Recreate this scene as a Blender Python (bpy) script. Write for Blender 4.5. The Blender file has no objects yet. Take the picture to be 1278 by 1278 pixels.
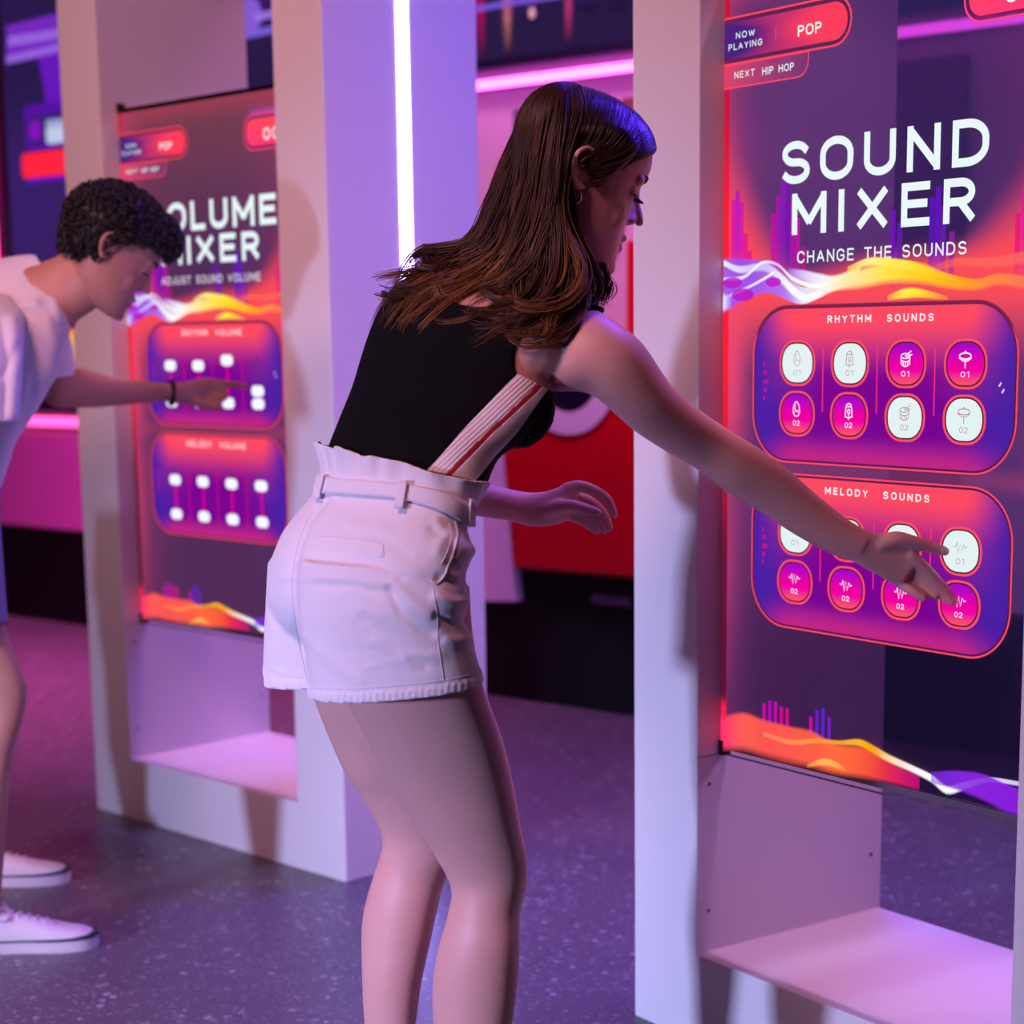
import bpy, bmesh, math, random
import numpy as np
from mathutils import Vector, Matrix
random.seed(7); rng = np.random.default_rng(7)
sc = bpy.context.scene
COL = sc.collection

# ------------------------------------------------------------------ camera
F, PITCH, ROLL, CX, CY, H = 2374.637, 0.1696042, -0.0132894, 639.0, 824.795, 1.33
_cp, _sp, _cr, _sr = math.cos(PITCH), math.sin(PITCH), math.cos(ROLL), math.sin(ROLL)
FW = Vector((0, _cp, -_sp)); _rt = Vector((1, 0, 0)); _up = Vector((0, _sp, _cp))
RT = _cr*_rt + _sr*_up; UP = -_sr*_rt + _cr*_up
EYE = Vector((0, 0, H))
def ray(u, v): return FW + RT*((u-CX)/F) - UP*((v-CY)/F)
def P(u, v, Y):
    d = ray(u, v); return EYE + d*(Y/d.y)
def hit(u, v, o, n):
    d = ray(u, v); return EYE + d*((o-EYE).dot(n)/d.dot(n))
def proj(X):
    d = X-EYE; z = d.dot(FW); return CX+F*d.dot(RT)/z, CY-F*d.dot(UP)/z
cam_d = bpy.data.cameras.new('camera'); cam = bpy.data.objects.new('camera', cam_d); COL.objects.link(cam)
cam.matrix_world = Matrix.Translation(EYE) @ Matrix((RT, UP, -FW)).transposed().to_4x4()
cam_d.sensor_width = 36; cam_d.lens = 36*F/1278
cam_d.shift_x = -(CX-639)/1278; cam_d.shift_y = (CY-639)/1278
cam_d.clip_end = 60
cam_d.dof.use_dof = True; cam_d.dof.focus_distance = 2.95; cam_d.dof.aperture_fstop = 3.4
sc.camera = cam
sc.view_settings.view_transform = 'Standard'; sc.view_settings.look = 'None'
sc.view_settings.gamma = 1; sc.view_settings.exposure = 0
sc.view_settings.use_curve_mapping = False

# ------------------------------------------------------------------ colours and materials
def lin(c):
    if isinstance(c, str):
        c = [int(c[i:i+2], 16) for i in (0, 2, 4)]
    return tuple((x/255/12.92 if x/255 <= .04045 else ((x/255+.055)/1.055)**2.4) for x in c[:3])
def mat(name, color, rough=.5, metal=0, coat=0, bump=0, bscale=80, bdetail=4, sss=0, spec=.5, vary=0, vscale=20, sheen=0):
    m = bpy.data.materials.new(name); m.use_nodes = True
    nt = m.node_tree; b = nt.nodes['Principled BSDF']
    c = lin(color); b.inputs['Base Color'].default_value = (*c, 1)
    b.inputs['Roughness'].default_value = rough; b.inputs['Metallic'].default_value = metal
    b.inputs['Coat Weight'].default_value = coat; b.inputs['Specular IOR Level'].default_value = spec
    if sheen: b.inputs['Sheen Weight'].default_value = sheen
    if sss:
        b.inputs['Subsurface Weight'].default_value = sss; b.inputs['Subsurface Radius'].default_value = (.012, .004, .002)
        b.inputs['Subsurface Scale'].default_value = 1.0
    tc = nt.nodes.new('ShaderNodeTexCoord')
    if bump:
        n = nt.nodes.new('ShaderNodeTexNoise'); n.inputs['Scale'].default_value = bscale; n.inputs['Detail'].default_value = bdetail
        bp = nt.nodes.new('ShaderNodeBump'); bp.inputs['Strength'].default_value = bump; bp.inputs['Distance'].default_value = .004
        nt.links.new(tc.outputs['Object'], n.inputs['Vector']); nt.links.new(n.outputs['Fac'], bp.inputs['Height'])
        nt.links.new(bp.outputs['Normal'], b.inputs['Normal'])
    if vary:
        n = nt.nodes.new('ShaderNodeTexNoise'); n.inputs['Scale'].default_value = vscale; n.inputs['Detail'].default_value = 3
        mx = nt.nodes.new('ShaderNodeMix'); mx.data_type = 'RGBA'
        mx.inputs['A'].default_value = (*[x*(1-vary) for x in c], 1); mx.inputs['B'].default_value = (*[min(1, x*(1+vary)) for x in c], 1)
        nt.links.new(tc.outputs['Object'], n.inputs['Vector']); nt.links.new(n.outputs['Fac'], mx.inputs['Factor'])
        nt.links.new(mx.outputs['Result'], b.inputs['Base Color'])
    return m
def emis(name, color, strength):
    m = bpy.data.materials.new(name); m.use_nodes = True; nt = m.node_tree; nt.nodes.clear()
    e = nt.nodes.new('ShaderNodeEmission'); e.inputs[0].default_value = (*lin(color), 1); e.inputs[1].default_value = strength
    o = nt.nodes.new('ShaderNodeOutputMaterial'); nt.links.new(e.outputs[0], o.inputs[0]); return m
def display_mat(name, strength):
    m = bpy.data.materials.new(name); m.use_nodes = True; nt = m.node_tree; nt.nodes.clear()
    a = nt.nodes.new('ShaderNodeAttribute'); a.attribute_name = 'picture'
    e = nt.nodes.new('ShaderNodeEmission'); e.inputs[1].default_value = strength
    t = nt.nodes.new('ShaderNodeBsdfTransparent'); mx = nt.nodes.new('ShaderNodeMixShader')
    o = nt.nodes.new('ShaderNodeOutputMaterial')
    nt.links.new(a.outputs['Color'], e.inputs[0]); nt.links.new(a.outputs['Alpha'], mx.inputs[0])
    nt.links.new(t.outputs[0], mx.inputs[1]); nt.links.new(e.outputs[0], mx.inputs[2]); nt.links.new(mx.outputs[0], o.inputs[0])
    return m

# ------------------------------------------------------------------ object helpers
def tag(o, label=None, cat=None, group=None, kind=None):
    if label: o['label'] = label
    if cat: o['category'] = cat
    if group: o['group'] = group
    if kind: o['kind'] = kind
    return o
def empty(name, loc, rz=0):
    o = bpy.data.objects.new(name, None); COL.objects.link(o); o.location = loc; o.rotation_euler = (0, 0, rz)
    o.empty_display_size = .2; return o
def link(name, me, mats, parent=None, smooth=False):
    o = bpy.data.objects.new(name, me); COL.objects.link(o)
    for m in (mats if isinstance(mats, (list, tuple)) else [mats]): me.materials.append(m)
    if smooth: me.polygons.foreach_set('use_smooth', [True]*len(me.polygons))
    if parent: o.parent = parent
    return o
def mesh(name, verts, faces):
    me = bpy.data.meshes.new(name); me.from_pydata([tuple(v) for v in verts], [], [tuple(f) for f in faces]); me.update(); return me
def world_child(o, parent):
    """parent o (built in world coordinates) keeping its place"""
    o.parent = parent
    o.matrix_parent_inverse = (Matrix.Translation(parent.location) @ Matrix.Rotation(parent.rotation_euler.z, 4, 'Z')).inverted()
    return o
class MB:
    def __init__(s): s.v = []; s.f = []; s.mi = []; s.m = 0
    def add(s, verts, faces):
        n = len(s.v); s.v += [tuple(v) for v in verts]; s.f += [tuple(i+n for i in f) for f in faces]; s.mi += [s.m]*len(faces); return s
    def box(s, a, b):
        (x0, y0, z0), (x1, y1, z1) = a, b
        return s.add([(x0,y0,z0),(x1,y0,z0),(x1,y1,z0),(x0,y1,z0),(x0,y0,z1),(x1,y0,z1),(x1,y1,z1),(x0,y1,z1)],
                     [(0,3,2,1),(4,5,6,7),(0,1,5,4),(1,2,6,5),(2,3,7,6),(3,0,4,7)])
    def tube(s, pts, r, n=10, caps=True, flat=1.0):
        pts = [Vector(p) for p in pts]; rs = r if isinstance(r, (list, tuple)) else [r]*len(pts)
        rings = []; up = None
        for i, p in enumerate(pts):
            t = (pts[min(i+1, len(pts)-1)]-pts[max(i-1, 0)]).normalized()
            if up is None: up = Vector((0,0,1)) if abs(t.z) < .9 else Vector((1,0,0))
            a = t.cross(up).normalized(); b = a.cross(t).normalized(); up = b
            rings.append([p+(a*math.cos(2*math.pi*k/n)+b*math.sin(2*math.pi*k/n)*flat)*rs[i] for k in range(n)])
        v = [q for rr in rings for q in rr]; f = []
        for i in range(len(pts)-1):
            for k in range(n): f.append((i*n+k, i*n+(k+1) % n, (i+1)*n+(k+1) % n, (i+1)*n+k))
        if caps: f.append(tuple(range(n))[::-1]); f.append(tuple((len(pts)-1)*n+k for k in range(n)))
        return s.add(v, f)
    def build(s, name, mats, parent=None, smooth=False, bevel=0):
        me = mesh(name, s.v, s.f)
        o = link(name, me, mats, parent, smooth)
        if any(s.mi): me.polygons.foreach_set('material_index', s.mi)
        if bevel:
            bm = bmesh.new(); bm.from_mesh(me)
            bmesh.ops.bevel(bm, geom=[e for e in bm.edges if e.is_manifold and e.calc_face_angle(0) > .5], offset=bevel, segments=2, affect='EDGES', profile=.5)
            bm.to_mesh(me); bm.free()
        return o
def catmull(pts, n):
    """n samples of a Catmull-Rom curve through rows of pts"""
    p = np.asarray(pts, float); k = len(p)
    t = np.linspace(0, k-1, n); i = np.clip(t.astype(int), 0, k-2); f = (t-i)[:, None]
    g = lambda j: p[np.clip(j, 0, k-1)]
    p0, p1, p2, p3 = g(i-1), g(i), g(i+1), g(i+2)
    p0 = np.where((i-1 < 0)[:, None], 2*p1-p2, p0); p3 = np.where((i+2 > k-1)[:, None], 2*p2-p1, p3)
    return .5*((2*p1)+(-p0+p2)*f+(2*p0-5*p1+4*p2-p3)*f*f+(-p0+3*p1-3*p2+p3)*f**3)
# ------------------------------------------------------------------ materials of the place
M = {}
M['white'] = mat('white_lacquer', 'd9d9dc', .42, vary=.03, vscale=3)
M['black'] = mat('black_plastic', '141418', .45)
M['rail'] = mat('grey_rail', '5a5566', .35)
M['pinkwall'] = mat('pale_wall_paint', 'cbb9c9', .6)
M['darkwall'] = mat('dark_wall_paint', '2a2338', .6)
M['plinth'] = mat('black_plinth', '07070b', .55, spec=.25)
M['red'] = mat('red_gloss_paint', 'c4001c', .35, coat=.3)
M['ring'] = mat('white_ring_paint', 'd8cbe6', .5)
M['ceiling'] = mat('dark_ceiling_paint', '232030', .8)
M['neon'] = emis('magenta_neon', 'ff5cf0', 6.0)
M['neonpink'] = emis('pink_neon', 'ff4fa8', 3.0)
M['neonhalo'] = mat('neon_channel', 'b84ab0', .4)
M['led'] = emis('cool_violet_led', 'a494ff', 18.0)
M['display'] = display_mat('lit_display', 1.0)
def floor_mat():
    m = bpy.data.materials.new('terrazzo'); m.use_nodes = True; nt = m.node_tree; b = nt.nodes['Principled BSDF']; L = nt.links.new
    tc = nt.nodes.new('ShaderNodeTexCoord'); base = None
    def node(t, **k):
        n = nt.nodes.new(t)
        for a, v in k.items(): n.inputs[a].default_value = v
        return n
    nz = node('ShaderNodeTexNoise', Scale=3.0, Detail=4.0); L(tc.outputs['Object'], nz.inputs['Vector'])
    r0 = nt.nodes.new('ShaderNodeValToRGB'); r0.color_ramp.elements[0].color = (*lin('504d59'), 1); r0.color_ramp.elements[1].color = (*lin('615e69'), 1)
    L(nz.outputs['Fac'], r0.inputs[0]); prev = r0.outputs[0]
    warp = node('ShaderNodeTexNoise', Scale=60.0, Detail=2.0); L(tc.outputs['Object'], warp.inputs['Vector'])
    vm = nt.nodes.new('ShaderNodeVectorMath'); vm.operation = 'MULTIPLY_ADD'; vm.inputs[1].default_value = (.012,)*3
    L(warp.outputs['Color'], vm.inputs[0]); L(tc.outputs['Object'], vm.inputs[2])
    for scale, thr, rad, cols in ((75, .66, .38, ('7e7983', '969099')), (120, .5, .4, ('35323b', '76717c')), (40, .86, .34, ('b4abb2', '968f9b')), (220, .35, .45, ('46434e', '75707c'))):
        v = node('ShaderNodeTexVoronoi', Scale=float(scale)); L(vm.outputs[0], v.inputs['Vector'])
        sep = nt.nodes.new('ShaderNodeSeparateColor'); L(v.outputs['Color'], sep.inputs[0])
        g1 = nt.nodes.new('ShaderNodeMath'); g1.operation = 'GREATER_THAN'; g1.inputs[1].default_value = thr; L(sep.outputs[0], g1.inputs[0])
        g2 = nt.nodes.new('ShaderNodeMath'); g2.operation = 'LESS_THAN'; g2.inputs[1].default_value = rad; L(v.outputs['Distance'], g2.inputs[0])
        ml = nt.nodes.new('ShaderNodeMath'); ml.operation = 'MULTIPLY'; L(g1.outputs[0], ml.inputs[0]); L(g2.outputs[0], ml.inputs[1])
        cm = nt.nodes.new('ShaderNodeMix'); cm.data_type = 'RGBA'; cm.inputs['A'].default_value = (*lin(cols[0]), 1); cm.inputs['B'].default_value = (*lin(cols[1]), 1)
        L(sep.outputs[1], cm.inputs['Factor'])
        mx = nt.nodes.new('ShaderNodeMix'); mx.data_type = 'RGBA'; L(ml.outputs[0], mx.inputs['Factor']); L(prev, mx.inputs['A']); L(cm.outputs['Result'], mx.inputs['B'])
        prev = mx.outputs['Result']
    L(prev, b.inputs['Base Color']); b.inputs['Roughness'].default_value = .38
    return m
M['floor'] = floor_mat()

# ------------------------------------------------------------------ the room
BO = Vector((-.0825, 7.3234, 0)); BE = Vector((.7586, -.6515, 0)).normalized(); BN = Vector((-BE.y, BE.x, 0))   # back wall: origin, along, away from us
BRZ = math.atan2(BE.y, BE.x)
def B(u, v, d=0.0):
    X = hit(u, v, BO+BN*d, BN); return (X-BO).dot(BE), X.z
room = {}
def struct(name, mb, m, **k):
    o = mb.build(name, m); o.location = BO; o.rotation_euler = (0, 0, BRZ); tag(o, kind='structure'); return o
S0, S1, D0, HT = -6.5, 9.5, -9.5, 3.4
struct('floor', MB().box((S0, D0, -.1), (S1, .2, 0)), M['floor'])
struct('ceiling', MB().box((S0, D0, HT), (S1, .2, HT+.1)), M['ceiling'])
struct('wall_back', MB().box((S0, .02, 0), (S1, .2, HT)), M['pinkwall'])
struct('wall_left', MB().box((S0-.1, D0, 0), (S0, .2, HT)), M['darkwall'])
struct('wall_right', MB().box((S1, D0, 0), (S1+.1, .2, HT)), M['darkwall'])
struct('wall_front', MB().box((S0, D0-.1, 0), (S1, D0, HT)), M['darkwall'])
def on_wall(name, s=0, z=0, d=0): 
    X = BO+BE*s+BN*d; return empty(name, (X.x, X.y, z), BRZ)

# black base under the wall panels
zb_ = B(700, 712)[1]
pl = MB().box((-5.2, -.06, 0), (5.5, .018, zb_-.01)).build('wall_plinth', M['plinth'], bevel=.004)
pl.location = BO; pl.rotation_euler = (0, 0, BRZ); tag(pl, 'long black plinth running along the foot of the back wall', 'plinth')

# ---- display pixels: meshes with an RGBA picture attribute
def pic_mesh(name, verts, faces, cols, parent, m=None):
    me = mesh(name, verts, faces)
    a = me.attributes.new('picture', 'FLOAT_COLOR', 'POINT'); a.data.foreach_set('color', np.asarray(cols, 'f').ravel())
    return link(name, me, m or M['display'], parent)

GLYPH = {  # letters drawn as even strokes in a box of given width and height 1
 'A': (.78, [[(0, 0), (.39, 1), (.78, 0)], [(.14, .34), (.64, .34)]]), 'C': (.72, 'C'), 'D': (.72, [[(0, 0), (0, 1), (.34, 1), 'D']]),
}
def arc(cx, cy, rx, ry, a0, a1, n=14): return [(cx+rx*math.cos(math.radians(a0+(a1-a0)*i/n)), cy+ry*math.sin(math.radians(a0+(a1-a0)*i/n))) for i in range(n+1)]
def oval(w): 
    r = w/2; return arc(r, .62, r, .38, 0, 180)+arc(r, .38, r, .38, 180, 360)+[(w, .62)]
S_ = arc(.33, .75, .30, .25, 28, 180, 12)+[(.04, .68)]+arc(.33, .73, .29, .23, 200, 260, 5)+arc(.34, .27, .32, .24, 75, -10, 8)+arc(.34, .25, .32, .25, -15, -150, 12)
GLYPH = {
 'A': (.74, [[(0, 0), (.37, 1)], [(.37, 1), (.74, 0)], [(.13, .33), (.61, .33)]]),
 'C': (.70, [arc(.36, .62, .36, .38, 25, 180)+arc(.36, .38, .36, .38, 180, 335)]),
 'D': (.70, [[(0, 0), (0, 1)], [(0, 1), (.28, 1)]+arc(.28, .58, .42, .42, 90, 0)+arc(.28, .42, .42, .42, 0, -90)+[(0, 0)]]),
 'E': (.56, [[(0, 0), (0, 1)], [(0, 1), (.56, 1)], [(0, .52), (.50, .52)], [(0, 0), (.56, 0)]]),
 'G': (.72, [arc(.36, .62, .36, .38, 25, 180)+arc(.36, .38, .36, .38, 180, 360)+[(.72, .46), (.40, .46)]]),
 'H': (.66, [[(0, 0), (0, 1)], [(.66, 0), (.66, 1)], [(0, .52), (.66, .52)]]),
 'I': (.0, [[(0, 0), (0, 1)]]), 'J': (.46, [[(.46, 1), (.46, .3)]+arc(.23, .25, .23, .25, 0, -170)]),
 'L': (.52, [[(0, 1), (0, 0)], [(0, 0), (.52, 0)]]),
 'M': (.82, [[(0, 0), (0, 1)], [(0, 1), (.41, .25)], [(.41, .25), (.82, 1)], [(.82, 1), (.82, 0)]]),
 'N': (.66, [[(0, 0), (0, 1)], [(0, 1), (.66, 0)], [(.66, 0), (.66, 1)]]),
 'O': (.74, [oval(.74)]), '0': (.58, [oval(.58)]),
 'P': (.58, [[(0, 0), (0, 1)], [(0, 1), (.32, 1)]+arc(.32, .735, .26, .265, 90, -90)+[(0, .47)]]),
 'R': (.62, [[(0, 0), (0, 1)], [(0, 1), (.34, 1)]+arc(.34, .735, .26, .265, 90, -90)+[(0, .47)], [(.32, .47), (.62, 0)]]),
 'S': (.66, [S_]), 'T': (.64, [[(.32, 0), (.32, 1)], [(0, 1), (.64, 1)]]),
 'U': (.66, [[(0, 1), (0, .34)]+arc(.33, .33, .33, .33, 180, 360)+[(.66, 1)]]),
 'V': (.70, [[(0, 1), (.35, 0)], [(.35, 0), (.70, 1)]]),
 'W': (1.0, [[(0, 1), (.25, 0)], [(.25, 0), (.5, .9)], [(.5, .9), (.75, 0)], [(.75, 0), (1.0, 1)]]),
 'X': (.68, [[(0, 0), (.68, 1)], [(0, 1), (.68, 0)]]), 'Y': (.66, [[(0, 1), (.33, .48)], [(.66, 1), (.33, .48)], [(.33, .48), (.33, 0)]]),
 '1': (.26, [[(.26, 0), (.26, 1)], [(.26, 1), (0, .84)]]), '2': (.58, [arc(.29, .71, .28, .29, 165, -35)+[(0, 0)], [(0, 0), (.58, 0)]]), ' ': (.42, []),
}
class Pic:
    """flat lit shapes in the plane (s, z), later laid at depth y"""
    def __init__(s, y): s.v = []; s.f = []; s.c = []; s.y = y
    def add(s, pts, faces, cols, lift=0.0):
        n = len(s.v); s.v += [(p[0], s.y-lift, p[1]) for p in pts]; s.f += [tuple(i+n for i in f) for f in faces]; s.c += cols; return s
    def grid(s, s0, s1, z0, z1, nu, nv, fn, lift=0.0):
        pts = [(s0+(s1-s0)*i/nu, z0+(z1-z0)*j/nv) for j in range(nv+1) for i in range(nu+1)]
        fc = [(j*(nu+1)+i, j*(nu+1)+i+1, (j+1)*(nu+1)+i+1, (j+1)*(nu+1)+i) for j in range(nv) for i in range(nu)]
        return s.add(pts, fc, [fn(*p) for p in pts], lift)
    def fill(s, outline, fn, rings=8, lift=0.0):
        cx = sum(p[0] for p in outline)/len(outline); cz = sum(p[1] for p in outline)/len(outline); n = len(outline)
        pts = [(cx, cz)]
        for k in range(1, rings+1): pts += [(cx+(p[0]-cx)*k/rings, cz+(p[1]-cz)*k/rings) for p in outline]
        fc = [(0, 1+i, 1+(i+1) % n) for i in range(n)]
        for k in range(rings-1):
            a, b = 1+k*n, 1+(k+1)*n
            fc += [(a+i, b+i, b+(i+1) % n, a+(i+1) % n) for i in range(n)]
        return s.add(pts, fc, [fn(*p) for p in pts], lift)
    def loop(s, inner, outer, fn, lift=0.0):
        n = len(inner)
        return s.add(inner+outer, [(i, n+i, n+(i+1) % n, (i+1) % n) for i in range(n)], [fn(*p) for p in inner+outer], lift)
    def stroke(s, pts, w, col, lift=0.0):
        q = []
        for i, p in enumerate(pts):
            a = pts[max(i-1, 0)]; b = pts[min(i+1, len(pts)-1)]; dx, dz = b[0]-a[0], b[1]-a[1]; l = math.hypot(dx, dz) or 1
            q += [(p[0]-dz/l*w/2, p[1]+dx/l*w/2), (p[0]+dz/l*w/2, p[1]-dx/l*w/2)]
        return s.add(q, [(2*i, 2*i+1, 2*i+3, 2*i+2) for i in range(len(pts)-1)], [col]*len(q), lift)
    def ribbon(s, pts, cols, n=60, lift=0.0, soft=.5):
        """pts rows (s, z, up, down); cols rows RGBA; the edges fade out"""
        c = catmull(pts, n); k = catmull(cols, n); v = []; cc = []
        for a, b in zip(c, k):
            b = [max(0, x) for x in b]; b[3] = min(1, b[3])
            for t, al in ((1, 0), (1-soft, 1), (0, 1), (-(1-soft), 1), (-1, 0)):
                v.append((a[0], a[1]+(a[2] if t > 0 else a[3])*t)); cc.append((b[0], b[1], b[2], b[3]*al))
        return s.add(v, [(5*i+j, 5*i+j+1, 5*i+j+6, 5*i+j+5) for i in range(n-1) for j in range(4)], cc, lift)
    def text(s, body, s0, s1, z0, z1, col, bold=.15, lift=0.0, spacing=1.0):
        """even-stroke capitals fitted into the given box; bold is the stroke width over the height"""
        h = z1-z0; t = bold*h; gap = .20*spacing+bold
        adv = 0; glyphs = []
        for ch in body: w, st = GLYPH[ch]; glyphs.append((adv, st)); adv += w+gap
        adv -= gap; k = (s1-s0-t)/adv
        for x, st in glyphs:
            for ln in st:
                q = [(s0+t/2+(x+p[0])*k, z0+t/2+p[1]*(h-t)) for p in ln]
                e = t/2 if len(q) > 2 or abs(q[0][0]-q[1][0]) < 1e-6 or abs(q[0][1]-q[1][1]) < 1e-6 else t*.14
                a, b = q[0], q[1]; l = math.hypot(b[0]-a[0], b[1]-a[1]) or 1; q[0] = (a[0]-(b[0]-a[0])/l*e, a[1]-(b[1]-a[1])/l*e)
                a, b = q[-1], q[-2]; l = math.hypot(b[0]-a[0], b[1]-a[1]) or 1; q[-1] = (a[0]-(b[0]-a[0])/l*e, a[1]-(b[1]-a[1])/l*e)
                s.stroke(q, t, col, lift)
        return s
    def build(s, name, parent, m=None): return pic_mesh(name, s.v, s.f, s.c, parent, m)
def rgba(c, a=1.0, k=1.0): return tuple(x*k for x in lin(c))+(a,)
def mixc(a, b, t): t = max(0, min(1, t)); return tuple(x+(y-x)*t for x, y in zip(a, b))
def rrect(s0, s1, z0, z1, r, n=7, corners=(1, 1, 1, 1)):
    """corners: bottom-left, bottom-right, top-right, top-left rounded or not"""
    out = []
    for (cx, cz, a0), on in zip(((s0+r, z0+r, math.pi), (s1-r, z0+r, 1.5*math.pi), (s1-r, z1-r, 0), (s0+r, z1-r, .5*math.pi)), corners):
        for k in range(n):
            a = a0+.5*math.pi*k/(n-1)
            if on: out.append((cx+r*math.cos(a), cz+r*math.sin(a)))
            else:
                e = (math.copysign(1, math.cos(a0+.25*math.pi)), math.copysign(1, math.sin(a0+.25*math.pi)))
                t = k/(n-1)-.5; out.append((cx+r*e[0]+1e-5*t, cz+r*e[1]))
    return out
def circle(cx, cz, rx, rz, n=24): return [(cx+rx*math.cos(2*math.pi*i/n), cz+rz*math.sin(2*math.pi*i/n)) for i in range(n)]

# ------------------------------------------------------------------ kiosks
KW, KD, KA, KB, KR, KH, KTOP = 1.115, .4917, .1845, .1739, .0582, 2.62, 2.40
KPOSE = {'volume': (-1.20126, 5.3395, -.790782), 'sound': (.233657, 3.591688, -.95607)}
OW = KW-2*KA
def SZ(kind, u, v):
    x, y, th = KPOSE[kind]; e = Vector((math.cos(th), math.sin(th), 0)); n = Vector((-math.sin(th), math.cos(th), 0)); o = Vector((x, y, 0))
    X = hit(u, v, o+n*KR, n); return (X-o).dot(e)-KA, X.z
R_ = lambda u, v: SZ('sound', u, v)
RED, PNK, MAG, PUR, IND, WHT = 'ff4b57', 'ff4a7c', 'e600a8', '8a00a8', '4a22a0', 'e4f2f4'
def frame_mesh():
    o = [(0, 0), (KW, 0), (KW, KH), (0, KH)]; i = [(KA, KB), (KW-KA, KB), (KW-KA, KTOP), (KA, KTOP)]
    v = [(x, y, z) for y in (0, KD) for x, z in o+i]; f = []
    for k in range(4):
        n = (k+1) % 4
        f += [(k, n, 4+n, 4+k), (8+n, 8+k, 12+k, 12+n), (n, k, 8+k, 8+n), (4+k, 4+n, 12+n, 12+k)]
    me = mesh('frame', v, f); bm = bmesh.new(); bm.from_mesh(me); bmesh.ops.recalc_face_normals(bm, faces=bm.faces)
    bmesh.ops.bevel(bm, geom=list(bm.edges), offset=.0025, segments=2, affect='EDGES', profile=.5)
    bm.to_mesh(me); bm.free(); return me
def glass_mat():
    m = bpy.data.materials.new('tinted_display_glass'); m.use_nodes = True; nt = m.node_tree; nt.nodes.clear(); L = nt.links.new
    t = nt.nodes.new('ShaderNodeBsdfTransparent'); t.inputs[0].default_value = (.42, .33, .45, 1)
    g = nt.nodes.new('ShaderNodeBsdfGlossy'); g.inputs['Roughness'].default_value = .08
    fr = nt.nodes.new('ShaderNodeFresnel'); fr.inputs[0].default_value = 1.25
    mx = nt.nodes.new('ShaderNodeMixShader'); o = nt.nodes.new('ShaderNodeOutputMaterial')
    L(fr.outputs[0], mx.inputs[0]); L(t.outputs[0], mx.inputs[1]); L(g.outputs[0], mx.inputs[2]); L(mx.outputs[0], o.inputs[0]); return m
M['glass'] = glass_mat()
ZB, ZT = .577, 1.925
def sstep(a, b, x): t = max(0, min(1, (x-a)/(b-a))); return t*t*(3-2*t)
def backdrop(s, z, haze):
    """the red glow that the display draws round its graphics"""
    u = s/OW
    c = haze
    top = np.interp(u, (0, .08, .15, .21, .30, .5, .7, .8, .88, .95, 1), (1.53, 1.50, 1.45, 1.42, 1.41, 1.435, 1.435, 1.45, 1.475, 1.50, 1.51)); soft = np.interp(u, (0, .15, .25, .75, .9, 1), (.20, .11, .04, .04, .12, .15))
    left = math.exp(-u/.075)*(.95 if z > .9 else .35+.6*max(0, (z-.577)/.32))*(1-.3*sstep(1.6, 1.8, z))
    right = math.exp(-(1-u)/.07)*.55*sstep(.85, 1.2, z)
    c = mixc(c, rgba('e8487c', .82), min(1, left+right))
    c = mixc(c, rgba('ff4d58', .97), (1-sstep(top-soft*.3, top+soft, z))*sstep(1.24, 1.40, z))
    c = mixc(c, rgba('ff4d70', .9), .75*math.exp(-((u-.035)/.05)**2)*sstep(1.05, 1.25, z)*(1-sstep(1.45, 1.65, z)))
    c = mixc(c, rgba('e0506c', .6), .55*sstep(1.86, 1.93, z))
    c = mixc(c, rgba('d8507c', .6), .45*math.exp(-((z-1.095)/.016)**2))
    return c
def panel_col(s0, s1, z0, z1, top):
    def f(s, z):
        u = (s-s0)/(s1-s0); v = (z-z0)/(z1-z0); x = abs(u-.5)*2
        c = mixc(rgba('7d0094', .93), rgba('4a1fa6', .95), sstep(.35, .95, x))
        g = sstep(.52, .98, v)*(1-sstep(.62, 1.0, x))
        c = mixc(c, rgba('ff4a63', .98), g*1.15)
        h = (1-sstep(0, .22, v))*(1-sstep(.6, 1.0, x))
        c = mixc(c, rgba('e02c7c', .95), h*.85)
        return c
    return f
def button_fill(on, z0, z1):
    if on: return lambda s, z: rgba(WHT, 1, 1.0)
    def f(s, z):
        v = (z-z0)/(z1-z0)
        return mixc(mixc(rgba('ff5a50'), rgba('f000a0'), sstep(0, .38, v)), rgba('9a08d0'), sstep(.42, 1.0, v))
    return f
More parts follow.
